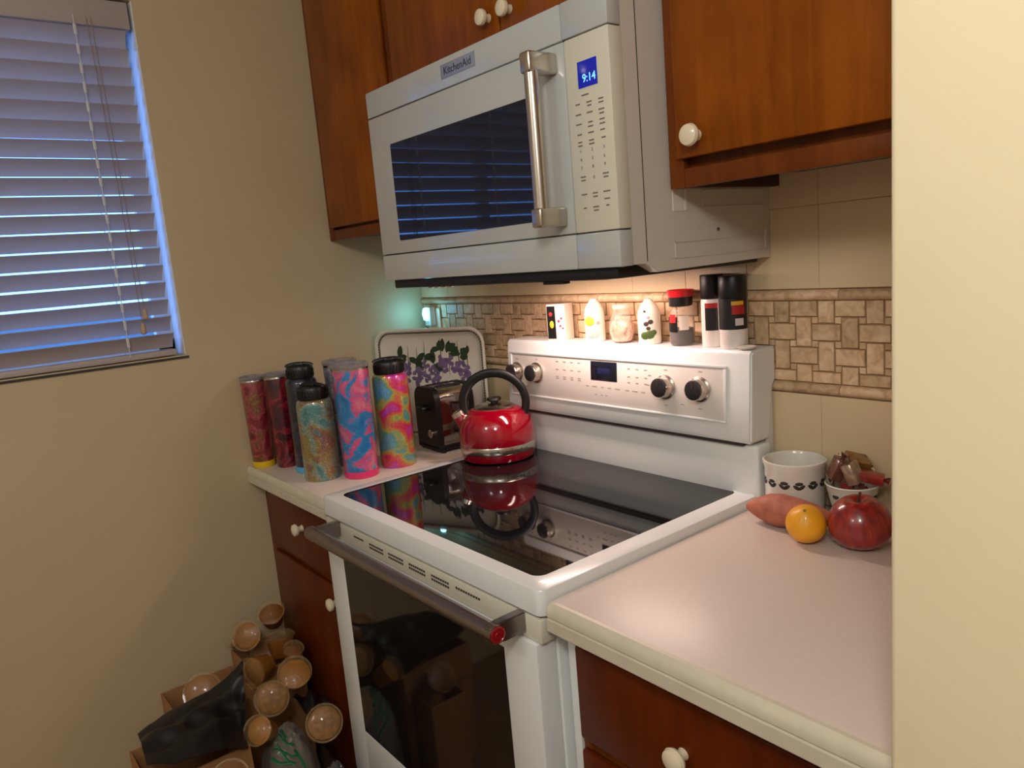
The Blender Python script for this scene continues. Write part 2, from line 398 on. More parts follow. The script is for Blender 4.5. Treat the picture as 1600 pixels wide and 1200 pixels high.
# upper right
UR = thing('wall_cabinet', 'wooden wall cabinet right of the microwave with one ivory knob', 'cabinet', (1.03, -.15, 1.524))
wbox('body', UR, .7645, 1.306, YF + .018, -.002, 1.548, 2.495, WOOD_D, .001)
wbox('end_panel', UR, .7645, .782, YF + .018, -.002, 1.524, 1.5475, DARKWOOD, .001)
bm = bmesh.new(); frame(bm, .7645, 1.306, 1.522, 2.495, YF, YF + .018, .03, .03, .04); mk('face_frame', bm, WOOD_D, UR, world=True)
d = wbox('door', UR, .7885, 1.292, YD, YF - .0005, 1.5665, 2.44, WOOD, .004); knob(d, .832, YD, 1.598, .0175)
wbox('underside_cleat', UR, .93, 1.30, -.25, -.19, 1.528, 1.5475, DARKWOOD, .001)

# base cabinets
BYF = -.600; BYD = -.613
BLc = thing('base_cabinet', 'wooden base cabinet under the tumblers, partly hidden by the rubbish heap', 'cabinet', (-.27, -.3, 0))
wbox('body', BLc, XL + .002, -.03, BYF + .018, -.002, .1, .8615, WOOD_D, .001)
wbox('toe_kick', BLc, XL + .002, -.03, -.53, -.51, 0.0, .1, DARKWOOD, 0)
bm = bmesh.new(); frame(bm, XL + .001, -.030, .1, .8615, BYF, BYF + .018, .035, .03, .018); box(bm, XL + .03, -.06, BYF + .0008, BYF + .018, .66, .695, .001); mk('face_frame', bm, WOOD_D, BLc, world=True)
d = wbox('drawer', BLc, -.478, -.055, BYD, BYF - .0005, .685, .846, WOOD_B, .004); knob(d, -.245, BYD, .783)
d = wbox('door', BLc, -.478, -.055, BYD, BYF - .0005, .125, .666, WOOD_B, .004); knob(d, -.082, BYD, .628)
BR = thing('base_cabinet', 'wooden base cabinet with drawers right of the stove', 'cabinet', (1.04, -.3, 0))
wbox('body', BR, .783, 1.306, BYF + .018, -.002, .1, .8615, WOOD_D, .001)
wbox('toe_kick', BR, .783, 1.306, -.53, -.51, 0.0, .1, DARKWOOD, 0)
bm = bmesh.new(); frame(bm, .783, 1.306, .1, .8615, BYF, BYF + .018, .02, .03, .018)
for z in (.672, .46): box(bm, .803, 1.286, BYF + .0008, BYF + .018, z - .018, z + .018, .001)
mk('face_frame', bm, WOOD_D, BR, world=True)
wbox('filler_strip', BR, .766, .7825, BYF - .004, BYF + .018, .1, .861, ENAMEL, .001)
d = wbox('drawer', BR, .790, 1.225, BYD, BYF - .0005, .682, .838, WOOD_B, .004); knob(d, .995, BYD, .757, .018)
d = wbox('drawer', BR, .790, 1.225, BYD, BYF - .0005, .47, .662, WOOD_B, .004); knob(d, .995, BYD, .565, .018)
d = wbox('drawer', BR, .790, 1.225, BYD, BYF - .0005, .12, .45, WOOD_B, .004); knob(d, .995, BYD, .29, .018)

# worktops
def worktop(name, label, x0, x1):
    t = thing(name, label, 'countertop', ((x0 + x1) / 2, -.32, .863))
    wbox('slab', t, x0, x1, -.628, -.002, .8635, .91, LAM, .0008)
    bm = bmesh.new()
    prism(bm, [(-.6275, .9098), (-.634, .9096), (-.640, .9045), (-.6425, .896), (-.6425, .8895), (-.6395, .8880), (-.6395, .8868), (-.643, .885), (-.643, .866), (-.641, .8635), (-.6275, .8635)], 'x', x0, x1)
    mk('edge_strip', bm, LAMEDGE, t, world=True); return t
worktop('countertop', 'pale laminate countertop right of the stove', .766, 1.3065)
worktop('countertop', 'pale laminate countertop under the tumblers left of the stove', XL + .001, -.018)

# ------------------------------------------------------------------ microwave
MW = thing('microwave', 'white over-the-range microwave with steel bar handle', 'microwave', (.38, -.21, 1.39))
bm = bmesh.new()
prism(bm, [(-.393, 1.829), (-.002, 1.829), (-.002, 1.393), (-.334, 1.389), (-.366, 1.405), (-.393, 1.405)], 'x', .001, .759)
mk('body', bm, MWBODY, MW, world=True)
FY = -.4244
PZ = (1.4035, 1.463, 1.7715, 1.829)
wbox('vent_panel', MW, 0, .6565, FY, -.3935, PZ[2] + .0008, PZ[3], ENAMEL_F, .003)
wbox('vent_panel', MW, .6575, .76, FY, -.3935, PZ[2] + .0008, PZ[3], ENAMEL_F, .003)
DO = wbox('door', MW, 0, .660, FY, -.3935, PZ[1] + .0008, PZ[2] - .0008, ENAMEL_F, .003)
CP = wbox('control_panel', MW, .6612, .76, FY + .0006, -.3935, PZ[1] + .0008, PZ[2] - .0008, CREAMP, .0025)
wbox('bottom_trim', MW, 0, .6595, FY, -.3935, PZ[0], PZ[1] - .0008, ENAMEL_F, .003)
wbox('bottom_trim', MW, .6610, .76, FY, -.3935, PZ[0], PZ[1] - .0008, ENAMEL_F, .003)
wbox('seam_backing', MW, .004, .756, FY + .006, -.394, 1.41, 1.82, SEAM, 0)
bm = bmesh.new(); poly = rrect(.485, .211, .004); prism(bm, [(a + .3315, b + 1.5975) for a, b in poly], 'y', FY - .0012, FY + .001); mk('window', bm, MWGLASS, DO, world=True)
# handle: upright bar on two brackets
H = bmesh.new(); tube(H, [(.632, -.472, 1.497), (.632, -.472, 1.742)], .0125, 20); HN = mk('handle', H, STEEL, DO, world=True)
for z0, z1 in ((1.724, 1.757), (1.478, 1.510)):
    bm = bmesh.new(); box(bm, .6195, .6445, -.486, FY - .0002, z0, z1, .004, 3)
    mk('handle_bracket', bm, STEEL, DO, world=True)
# maker's plate
PL = M('grey_badge', srgb(150, 156, 176), .35, metal=.15)
pl = wbox('badge', MW, .310, .424, FY - .0012, FY + .001, 1.790, 1.8165, PL, .0006)
text('KitchenAid', .0205, M('badge_ink', srgb(28, 30, 40), .5), pl, (.367, FY - .0014, 1.8025), name='lettering')
# control panel
DP = wbox('display', CP, .690, .7325, FY - .0006, FY + .002, 1.690, 1.7305, LED_BG, .0004)
text('9:14', .0175, LED, DP, (.7155, FY - .0011, 1.703), name='clock_digits')
bm = bmesh.new()
rows = [(1.679, [(.703, .016)]), (1.667, [(.685, .010), (.711, .012), (.737, .011)]), (1.6615, [(.711, .009), (.737, .010)]), (1.651, [(.685, .012), (.711, .013), (.737, .012)]), (1.645, [(.737, .010)]),
        (1.636, [(.685, .013), (.711, .010), (.737, .011)]), (1.6295, [(.711, .011), (.737, .012)]), (1.620, [(.685, .010), (.711, .012), (.737, .010)]), (1.608, [(.685, .009), (.711, .011), (.738, .009)]), (1.6025, [(.685, .010), (.711, .012)]),
        (1.553, [(.687, .012), (.738, .013)]), (1.5475, [(.687, .010), (.738, .010)]), (1.525, [(.687, .012), (.712, .011), (.738, .015)]), (1.5195, [(.712, .010)]), (1.5135, [(.738, .012)]), (1.503, [(.687, .007), (.712, .013), (.738, .007)]), (1.4975, [(.712, .011)])]
for z, cs in rows:
    for x, wd in cs: box(bm, x - wd / 2, x + wd / 2, FY + .0001, FY + .0007, z - .0011, z + .0011)
mk('button_print', bm, PRINT, CP, world=True, flat=True)
k = 1
for r_, z in enumerate((1.5935, 1.580, 1.567)):
    for c_ in range(3):
        text(str(k), .0075, PRINT, CP, (.685 + c_ * .0263, FY + .0004, z), name='button_digit'); k += 1
text('0', .0075, PRINT, CP, (.7117, FY + .0004, 1.550), name='button_digit')
# right side: raised panels, labels and a screw
LBL = M('side_label', srgb(226, 218, 206), .5)
bm = bmesh.new()
def rimline(bm, x, y0, y1, z0, z1, t=.0012):
    for a0, a1, b0, b1 in ((y0, y1, z0, z0 + t), (y0, y1, z1 - t, z1), (y0, y0 + t, z0, z1), (y1 - t, y1, z0, z1)): box(bm, x - .0005, x + .0012, a0, a1, b0, b1)
rimline(bm, .759, -.288, -.016, 1.408, 1.436); rimline(bm, .759, -.207, -.018, 1.492, 1.522)
mk('side_embossing', bm, MWBODY, MW, world=True)
wbox('side_label', MW, .7585, .7602, -.289, -.262, 1.487, 1.523, LBL, 0); wbox('side_label', MW, .7585, .7602, -.2585, -.253, 1.488, 1.523, WHITEPRINT, 0)
wbox('side_label', MW, .7585, .7602, -.020, -.014, 1.414, 1.446, WHITEPRINT, 0)
bm = bmesh.new(); lathe(bm, [(.0035, 0), (.0035, .0012), (.002, .002), (0, .002)], 14); xform(bm, Matrix.Translation((.759, -.166, 1.452)) @ Matrix.Rotation(math.pi / 2, 4, 'Y')); mk('screw', bm, STEEL_D, MW, world=True)
wbox('case_seam', MW, .7586, .7597, -.361, -.3595, 1.408, 1.828, SEAM, 0)
# underside
bm = bmesh.new(); box(bm, .02, .74, -.412, -.015, 1.3845, 1.404, .003); mk('underside_plate', bm, BLACKM, MW, world=True)
wbox('lamp_lens', MW, .18, .58, -.210, -.140, 1.3822, 1.3850, M('lamp_lens_glass', srgb(255, 226, 190), .3, emit=srgb(255, 214, 170), es=3.0), .0006)
for x0 in (.08, .42): wbox('grease_filter', MW, x0, x0 + .26, -.375, -.245, 1.3815, 1.3848, STEEL_D, .001)
wbox('underside_tab', MW, .545, .600, -.405, -.388, 1.3785, 1.3848, BLACKM, .001)
for x in (.16, .185, .21, .235): wbox('underside_screw', MW, x, x + .010, -.410, -.398, 1.3815, 1.3848, STEEL, .001)

# ------------------------------------------------------------------ range
RG = thing('stove', 'white electric stove with black glass cooktop and rear control console', 'stove', (.37, -.33, 0))
RX0, RX1 = -.014, .7605
wbox('body', RG, 0.0, .752, -.612, -.03, .06, .886, ENAMEL, .003)
for x in (.03, .70): 
    for y in (-.56, -.08):
        bm = bmesh.new(); lathe(bm, [(.018, 0), (.018, .01), (.01, .014), (.01, .062)], 14, x, y, 0); mk('foot', bm, BLACK, RG, world=True)
# cooktop frame with rounded glass opening
def ring_frame(bm, outer, inner, z0, z1, lip):
    n = len(outer); rings = []
    for pts, z in ((outer, z0), (outer, z1 - .006)): rings.append([bm.verts.new((a, b, z)) for a, b in pts])
    c = [(sum(p[0] for p in outer) / n), (sum(p[1] for p in outer) / n)]
    def sh(pts, d): return [(a - math.copysign(min(d, abs(a - c[0])), a - c[0]), b - math.copysign(min(d, abs(b - c[1])), b - c[1])) for a, b in pts]
    rings.append([bm.verts.new((a, b, z1 - .0018)) for a, b in sh(outer, .002)]); rings.append([bm.verts.new((a, b, z1)) for a, b in sh(outer, .006)])
    rings.append([bm.verts.new((a, b, z1)) for a, b in sh(inner, -.003)]); rings.append([bm.verts.new((a, b, z1 - lip)) for a, b in inner]); rings.append([bm.verts.new((a, b, z0)) for a, b in inner])
    for A, B in zip(rings, rings[1:] + rings[:1]):
        for i in range(n): bm.faces.new((A[i], A[(i + 1) % n], B[(i + 1) % n], B[i]))
    return bm
ow, oh = RX1 - RX0, .583; ocx, ocy = (RX0 + RX1) / 2, -.648 + oh / 2
GX0, GX1, GY0, GY1 = .018, .722, -.618, -.074
outer = [(a + ocx, b + ocy) for a, b in rrect(ow, oh, .016)]
inner = [(a + (GX0 + GX1) / 2, b + (GY0 + GY1) / 2) for a, b in rrect(GX1 - GX0, GY1 - GY0, .02)]
CT = mk('cooktop_frame', ring_frame(bmesh.new(), outer, inner, .886, .9285, .0016), ENAMEL, RG, world=True)
bm = bmesh.new(); prism(bm, [(a * .9995 + .0001, b * 1.0) for a, b in inner], 'z', .915, .9268); mk('cooktop_glass', bm, BLACKGLASS, RG, world=True)
# faint element outlines
# front trim with vent slots
wbox('shadow_gap', RG, .004, .748, -.640, -.611, .8795, .8865, M('grey_gap', srgb(120, 116, 108), .6), 0)
TRM = wbox('front_trim', RG, -.004, .756, -.6475, -.611, .8395, .8795, CREAMP, .003)
bm = bmesh.new()
for g, (xa, xb, rws) in enumerate(((.135, .185, (1,)), (.205, .265, (0, 1)), (.285, .345, (0, 1)), (.365, .425, (0, 1)), (.445, .505, (0, 1)), (.525, .605, (1,)))):
    n = int((xb - xa) / .0075)
    for k in range(n):
        for rw in rws: box(bm, xa + k * .0075, xa + k * .0075 + .0052, -.6482, -.6470, .8555 + rw * .0075, .8595 + rw * .0075)
mk('vent_slots', bm, SEAM, TRM, world=True, flat=True)
# oven door
OD = thing_door = None
bm = bmesh.new()
def hollow(bm, x0, x1, z0, z1, a0, a1, c0, c1, y0, y1, bev=.003):
    box(bm, x0, a0, y0, y1, z0, z1, bev); box(bm, a1, x1, y0, y1, z0, z1, bev); box(bm, a0 - bev, a1 + bev, y0, y1, z0, c0, bev); box(bm, a0 - bev, a1 + bev, y0, y1, c1, z1, bev)
hollow(bm, -.002, .748, .235, .838, .077, .661, .372, .803, -.6535, -.613)
OD = mk('oven_door', bm, ENAMEL, RG, world=True)
wbox('door_window', OD, .076, .662, -.6525, -.640, .371, .804, OVENGLASS, 0)
wbox('door_liner', OD, .01, .736, -.638, -.6135, .25, .825, SEAM, 0)
bm = bmesh.new(); tube(bm, [(.040, -.706, .868), (.722, -.706, .868)], .0150, 24); HD = mk('handle', bm, STEEL_D, OD, world=True)
for x in (.055, .703):
    bm = bmesh.new(); prism(bm, [(-.718, .856), (-.718, .880), (-.700, .884), (-.6470, .884), (-.6470, .850), (-.690, .850)], 'x', x - .001, x + .017)
    bmesh.ops.bevel(bm, geom=list(bm.edges), offset=.002, segments=2, affect='EDGES'); mk('handle_bracket', bm, STEEL_D, OD, world=True)
bm = bmesh.new(); lathe(bm, [(.0138, -.001), (.0138, .002), (.011, .0028), (.0105, .0022), (.006, .0022), (.0055, .003), (0, .003)], 28); xform(bm, Matrix.Translation((.722, -.706, .868)) @ Matrix.Rotation(math.pi / 2, 4, 'Y')); mk('medallion', bm, REDM, HD, world=True)
# storage drawer
DR = wbox('storage_drawer', RG, 0.0, .748, -.650, -.613, .07, .228, ENAMEL, .004)
# rear riser and console
wbox('rear_riser', RG, RX0 + .004, .768, -.078, -.03, .922, 1.030, ENAMEL, .006, 3)
CX0, CX1 = .012, .764
bm = bmesh.new()
prism(bm, [(-.090, 1.036), (-.094, 1.044), (-.084, 1.210), (-.077, 1.2180), (-.003, 1.2180), (-.003, 1.15), (-.020, 1.145), (-.030, 1.036)], 'x', CX0, CX1)
bmesh.ops.bevel(bm, geom=[e for e in bm.edges if abs(e.verts[0].co.x - e.verts[1].co.x) < 1e-5], offset=.004, segments=2, affect='EDGES')
CN = mk('console', bm, ENAMEL, RG, world=True)
wbox('console_foot', RG, .03, .757, -.03, -.004, .90, 1.15, ENAMEL, .002)
wbox('console_shadow_strip', RG, .02, .74, -.0865, -.045, 1.0285, 1.0365, SEAM, 0)  # dark strip painting the shadow under the console
# control face: bezel frame round a flat panel, following the console's lean
def cy(z): return -.094 + (z - 1.044) * (.010 / .166)
lean = math.atan2(.010, .166)
def onface(x, z, d=0): return Vector((x, cy(z) - d * math.cos(lean), z))
FR = Matrix.Rotation(math.pi / 2 - lean, 4, 'X')
PANEL = M('control_face', srgb(222, 214, 206), .3, coat=.3)
def face_box(name, parent, x0, x1, z0, z1, d0, d1, mat, bev=.0008):
    cz = (z0 + z1) / 2
    bm = box(bmesh.new(), x0, x1, -(z1 - z0) / 2, (z1 - z0) / 2, d0, d1, bev)
    xform(bm, Matrix.Translation(Vector((0, cy(cz), cz))) @ FR); return mk(name, bm, mat, parent, world=True)
face_box('control_face', CN, .034, .702, 1.078, 1.181, -.001, .0012, PANEL)
for a in ((.026, .710, 1.1815, 1.187), (.026, .710, 1.0725, 1.0775), (.026, .0335, 1.0775, 1.1815), (.7025, .710, 1.0775, 1.1815)):
    face_box('bezel', CN, *a, -.001, .0035, ENAMEL, .0012)
dsp = face_box('display', CN, .330, .414, 1.133, 1.1775, 0, .0020, M('console_display', (.008, .01, .02, 1), .08), .0004)
face_box('display_glow', dsp, .352, .392, 1.1485, 1.1615, .0018, .0022, M('dim_clock', srgb(26, 34, 66), .3, emit=srgb(20, 30, 80), es=.25), .0001)
for i, (x, z) in enumerate(((.055, 1.134), (.133, 1.137), (.556, 1.134), (.646, 1.136))):
    bm = bmesh.new(); lathe(bm, [(.0255, 0), (.0262, .002), (.0262, .004), (.0225, .006), (.0215, .022), (.0205, .024)], 36)
    MK = Matrix.Translation(onface(x, z, .001)) @ FR
    xform(bm, MK); kb = mk('control_knob', bm, STEEL, CN, world=True)
    bm = bmesh.new(); lathe(bm, [(.0205, .0235), (.0200, .0265), (.018, .0275), (0, .0275)], 36); xform(bm, MK); mk('knob_face', bm, KNOBFACE, kb, world=True)
    bm = box(bmesh.new(), -.001, .001, .004, .019, .0270, .0282); xform(bm, MK); mk('knob_pointer', bm, STEEL_D, kb, world=True)
bm = bmesh.new()
def fdash(bm, x, z, wd, h=.0012):
    b2 = box(bmesh.new(), x - wd / 2, x + wd / 2, -h, h, .0011, .0016); xform(b2, Matrix.Translation(Vector((0, cy(z), z))) @ FR)
    me = bpy.data.meshes.new('t'); b2.to_mesh(me); b2.free(); bm.from_mesh(me); bpy.data.meshes.remove(me)
for x in (.212, .238, .264, .29):
    for z in (1.170, 1.150, 1.1485 - .016, 1.128): fdash(bm, x, z, .010)
for x in (.45, .475, .50):
    for z in (1.166, 1.148, 1.135): fdash(bm, x, z, .008)
for x, wd in ((.318, .008), (.342, .015), (.367, .008), (.39, .010), (.415, .014), (.445, .010), (.468, .016), (.492, .012)): fdash(bm, x, 1.118 - (x - .32) * .01, wd)
for x in (.345, .365, .38): fdash(bm, x, 1.099, .007)
for x, z in ((.055, 1.168), (.133, 1.171), (.556, 1.170), (.646, 1.172), (.556, 1.094), (.646, 1.095), (.511, 1.155), (.507, 1.134), (.094, 1.10), (.60, 1.100)): fdash(bm, x, z, .009)
mk('panel_print', bm, PRINT2, CN, world=True, flat=True)

# ------------------------------------------------------------------ night light by the left corner
PLATE = M('ivory_outlet_plate', srgb(228, 218, 194), .4)
OP = thing('wall_outlet', 'ivory wall outlet in the corner behind the tray', 'outlet', (-.455, 0, 1.225))
wbox('plate', OP, -.490, -.420, -.0075, -.0022, 1.18, 1.295, PLATE, .0015)
for z in (1.212, 1.262): wbox('socket', OP, -.470, -.440, -.0092, -.0075, z - .014, z + .014, PLATE, .001)
NL = thing('night_light', 'small glowing cyan night light plugged in at the corner behind the tray', 'night light', (-.455, -.03, 1.262))
wbox('housing', NL, -.472, -.438, -.032, -.0095, 1.240, 1.300, M('night_light_housing', srgb(220, 230, 230), .4), .004)
bm = bmesh.new(); lathe(bm, [(0, -.022), (.012, -.018), (.016, 0), (.012, .018), (0, .022)], 20); xform(bm, Matrix.Translation((-.455, -.034, 1.278)) @ Matrix.Diagonal((1, .75, 1, 1)))
mk('lens', bm, M('night_light_lens', srgb(160, 245, 255), .3, emit=srgb(110, 230, 255), es=5), NL, world=True)
#PART2
def stuff(*names):
    for o in bpy.data.objects:
        if o.name.split('.')[0] in names: o['kind'] = 'stuff'
stuff('vent_slots', 'ladder_tape_loops', 'button_print', 'panel_print')
CLEAR = M('clear_plastic', (.92, .92, .92, 1), .06, alpha=.22, spec=.7)
CLEARG = M('smoky_clear_plastic', (.35, .33, .34, 1), .08, alpha=.55, spec=.7)

# ------------------------------------------------------------------ tumblers and bottles on the left counter
def c(*a): return srgb(*a)
SW = {
 'red_gold': swirl('red_gold_swirl', [(.2, c(50, 12, 16)), (.4, c(130, 30, 42)), (.5, c(160, 70, 74)), (.58, c(116, 74, 36)), (.68, c(150, 104, 56)), (.8, c(66, 20, 20))], 16, 1.5, .5, seed=3),
 'wine': swirl('wine_red_swirl', [(.25, c(28, 6, 10)), (.45, c(88, 14, 30)), (.55, c(150, 30, 48)), (.65, c(40, 8, 14)), (.8, c(110, 20, 40))], 18, 1.5, .5, seed=5),
 'navy': swirl('navy_marble', [(.3, c(6, 9, 18)), (.5, c(14, 22, 44)), (.64, c(48, 62, 88)), (.72, c(8, 12, 28))], 14, 1.4, .3, seed=9),
 'teal_gold': swirl('teal_gold_swirl', [(.22, c(36, 84, 92)), (.38, c(84, 132, 130)), (.47, c(130, 146, 132)), (.54, c(146, 124, 66)), (.6, c(136, 96, 84)), (.68, c(84, 126, 126)), (.82, c(150, 158, 152))], 13, 1.2, .45, seed=12),
 'blue_pink': swirl('blue_pink_swirl', [(.2, c(18, 60, 140)), (.36, c(24, 104, 170)), (.46, c(40, 130, 190)), (.5, c(204, 76, 130)), (.57, c(214, 112, 140)), (.63, c(60, 140, 180)), (.72, c(26, 70, 150)), (.82, c(230, 80, 150))], 13, .9, .18, seed=4.2),
 'rainbow': swirl('rainbow_swirl', [(.2, c(80, 110, 200)), (.34, c(90, 160, 200)), (.42, c(90, 150, 140)), (.48, c(170, 166, 60)), (.52, c(200, 112, 76)), (.59, c(206, 44, 90)), (.66, c(190, 60, 170)), (.74, c(110, 90, 190)), (.84, c(90, 170, 200))], 11, 1.0, .22, seed=7.7),
 'silver': swirl('silver_violet_swirl', [(.3, c(84, 82, 100)), (.5, c(140, 136, 152)), (.7, c(104, 92, 128))], 20, 1.0, .6, seed=2),
}
def sleeve(bm, prof, n=44): return lathe(bm, prof, n, cap0=False, cap1=False)
def tumbler(name, label, loc, h, r0, r1, mat, base=None, lid='clear', group='decorated tumblers and bottles on the left counter', rz=0, lidmat=None):
    t = thing(name, label, 'bottle' if lid == 'cap' else 'tumbler', (loc[0], loc[1], .9102), rz, group)
    hb = .013 if base else .004
    if lid == 'cap':                                   # shouldered bottle with black screw cap and loop
        hs = h - .046; neck = r0 * .80
        prof = [(r0 * .96, .0), (r0, .004), (r0, hs - .022), (r0 * .985, hs - .012), (r0 * .93, hs - .004), (neck, hs)]
        bm = bmesh.new(); lathe(bm, [(a, b) for a, b in prof] + [(neck * .9, hs + .004)], 48); mk('body', bm, mat, t)
        if base:
            bm = bmesh.new(); lathe(bm, [(r0 * .97, -.0001), (r0 * 1.025, .002), (r0 * 1.025, .016), (r0 * .99, .017)], 48); mk('base_sleeve', bm, base, t)
        cp = bmesh.new(); rc = r0 * .84
        lathe(cp, [(rc * .96, hs - .001), (rc, hs + .002), (rc, hs + .026), (rc * .95, hs + .031), (rc * .6, hs + .033), (0, hs + .033)], 40)
        for k in range(28):                            # grip ribs
            a = 2 * math.pi * k / 28; b2 = box(bmesh.new(), rc - .0005, rc + .0012, -.0016, .0016, hs + .004, hs + .024); xform(b2, Matrix.Rotation(a, 4, 'Z'))
            me = bpy.data.meshes.new('t'); b2.to_mesh(me); b2.free(); cp.from_mesh(me); bpy.data.meshes.remove(me)
        cap = mk('cap', cp, BLACK, t)
        bm = bmesh.new(); box(bm, -.012, .014, -.010, .010, hs + .031, hs + .041, .003); mk('spout_lid', bm, BLACK, cap)
        bm = bmesh.new(); tube(bm, [(rc * .95 * math.cos(a), 0, hs + .030 + .007 * math.sin(a)) for a in [math.pi * q / 12 for q in range(13)]], .0042, 10, squash=(1, 1.6)); mk('carry_loop', bm, BLACK, cap)
    else:
        hs = h - .012
        prof = [(r0 * .95, .0), (r0, .003), (r0 + (r1 - r0) * .3, hs * .3), (r0 + (r1 - r0) * .75, hs * .72), (r1, hs - .002), (r1 * .99, hs)]
        bm = bmesh.new(); lathe(bm, prof + [(r1 * .93, hs), (r1 * .92, hs - .01)], 48); mk('body', bm, mat, t)
        if base:
            bm = bmesh.new(); rr = r0 + (r1 - r0) * .08; lathe(bm, [(r0 * .97, -.0001), (r0 * 1.02, .002), (rr * 1.02, .017), (rr * .99, .018)], 48); mk('base_sleeve', bm, base, t)
        lm = lidmat or CLEARG
        bm = bmesh.new(); lathe(bm, [(r1 * .96, hs - .004), (r1 * 1.04, hs), (r1 * 1.05, hs + .007), (r1 * .98, hs + .009), (r1 * .90, hs + .003), (0, hs + .003)], 44); ld = mk('lid', bm, lm, t)
        bm = bmesh.new(); box(bm, -r1 * .55, r1 * .2, -.011, .011, hs + .0035, hs + .0115, .002); mk('slider', bm, lm, ld)
        bm = bmesh.new(); lathe(bm, [(r1 * 1.005, hs - .006), (r1 * 1.01, hs - .001), (r1 * .99, hs)], 44, cap0=False, cap1=False); mk('steel_rim', bm, STEEL, t)
    return t
YEL = M('yellow_base_sleeve', c(232, 190, 20), .5); LBLUE = M('light_blue_base_sleeve', c(90, 170, 216), .5); PINK = M('hot_pink_base', c(226, 40, 110), .3, coat=.5)
tumbler('tumbler', 'red and gold marbled tumbler with yellow base, nearest the left wall', (-.488, -.603), .262, .0295, .0345, SW['red_gold'], YEL)
tumbler('tumbler', 'dark wine-red tumbler between the yellow-based tumbler and the navy bottle', (-.428, -.556), .268, .030, .0345, SW['wine'])
tumbler('bottle', 'navy bottle with black cap and light blue base sleeve', (-.322, -.532), .300, .042, .042, SW['navy'], LBLUE, 'cap', rz=.9)
tumbler('bottle', 'short teal and gold glitter bottle with black cap, front of the group', (-.218, -.548), .256, .0465, .0465, SW['teal_gold'], None, 'cap', rz=.4)
tumbler('tumbler', 'blue and pink swirled tumbler with hot pink base', (-.148, -.472), .297, .0435, .0465, SW['blue_pink'], PINK, rz=2)
tumbler('tumbler', 'silver-violet tumbler whose clear lid shows behind the blue and pink tumbler', (-.280, -.436), .294, .035, .045, SW['silver'])
tumbler('bottle', 'tall rainbow-coloured bottle with black cap beside the toaster', (-.156, -.356), .296, .0475, .0475, SW['rainbow'], None, 'cap', rz=1.2)

# folded paper lying on the counter
bm = bmesh.new()
prism(bm, [(-.118, -.300), (-.030, -.215), (-.058, -.185), (-.150, -.262)], 'z', .9103, .9118)
tag(mk('paper_napkin', bm, M('pink_tinted_paper', c(226, 196, 176), .8), None), 'folded pinkish paper napkin flat on the counter beside the toaster', 'napkin')

# ------------------------------------------------------------------ tray standing in the corner
TW, TH = .385, .335
ang = math.atan2(.172, .355)
tx, ty = (-.512 - .158) / 2, (-.186 - .016) / 2
TRM4 = Matrix.Rotation(ang, 4, 'Z') @ Matrix.Rotation(math.radians(89), 4, 'X')      # local x right, y up, z out of the face
TRAYW = M('white_tray_enamel', c(222, 216, 200), .3, coat=.3); TRAYG = M('grey_green_tray_border', c(128, 134, 116), .4)
TR = thing('serving_tray', 'white serving tray with purple flower print leaning in the corner', 'tray', (tx - .002, ty - .006, .9105))
def tray_part(name, bm, mat, parent):
    xform(bm, TRM4 @ Matrix.Translation((0, TH / 2, 0))); return mk(name, bm, mat, parent)
def loops(bm, defs):
    rings = [[bm.verts.new((a, b, z)) for a, b in rrect(w_, h_, r_, 8)] for w_, h_, r_, z in defs]
    n = len(rings[0])
    for A, B in zip(rings[:-1], rings[1:]):
        for i in range(n): bm.faces.new((A[i], A[(i + 1) % n], B[(i + 1) % n], B[i]))
    return rings
bm = bmesh.new(); r_ = loops(bm, [(TW - .06, TH - .06, .03, -.004), (TW - .03, TH - .03, .04, .000), (TW, TH, .05, .016), (TW, TH, .05, .019), (TW - .012, TH - .012, .046, .020), (TW - .020, TH - .020, .044, .017), (TW - .048, TH - .048, .034, .003), (TW - .062, TH - .062, .03, .0)])
bm.faces.new(r_[0][::-1]); bm.faces.new(r_[-1]); tray_part('tray_body', bm, TRAYW, TR)
bm = bmesh.new(); loops(bm, [(TW - .0215, TH - .0215, .043, .0172), (TW - .030, TH - .030, .040, .0130), (TW - .030, TH - .030, .040, .0122), (TW - .0215, TH - .0215, .043, .0164)]); tray_part('border_band', bm, TRAYG, TR)
bm = bmesh.new(); pts = rrect(TW - .025, TH - .025, .042, 8)
per = []
for i in range(len(pts)):
    a, b = Vector(pts[i]), Vector(pts[(i + 1) % len(pts)]); n = max(1, int((b - a).length / .0075))
    per += [a.lerp(b, k / n) for k in range(n)]
for q in per:
    bmesh.ops.create_icosphere(bm, subdivisions=1, radius=.0027, matrix=Matrix.Translation((q.x, q.y, .0158)))
o = tray_part('border_dots', bm, M('dark_tray_dots', c(52, 60, 48), .5), TR); o['kind'] = 'stuff'
rnd = random.Random(11)
def blade(bm, x, y, ln, wd, a, z=.0006, n=8):
    P = [];
    for k in range(n + 1):
        t = k / n; P.append((t * ln, wd * math.sin(math.pi * t) ** .8))
    pts = [(u, v) for u, v in P] + [(u, -v) for u, v in P[-2:0:-1]]
    ca, sa = math.cos(a), math.sin(a)
    A = [bm.verts.new((x + u * ca - v * sa, y + u * sa + v * ca, z)) for u, v in pts]
    B = [bm.verts.new((x + u * ca - v * sa, y + u * sa + v * ca, z - .0008)) for u, v in pts]
    bm.faces.new(A); n2 = len(A)
    for i in range(n2): bm.faces.new((A[i], B[i], B[(i + 1) % n2], A[(i + 1) % n2]))
LEAFG = M('printed_leaf_green', c(40, 62, 36), .5); PURP = M('printed_flower_purple', c(112, 92, 128), .5, var=.3, vscale=60); STEMG = M('printed_stem', c(84, 88, 60), .5)
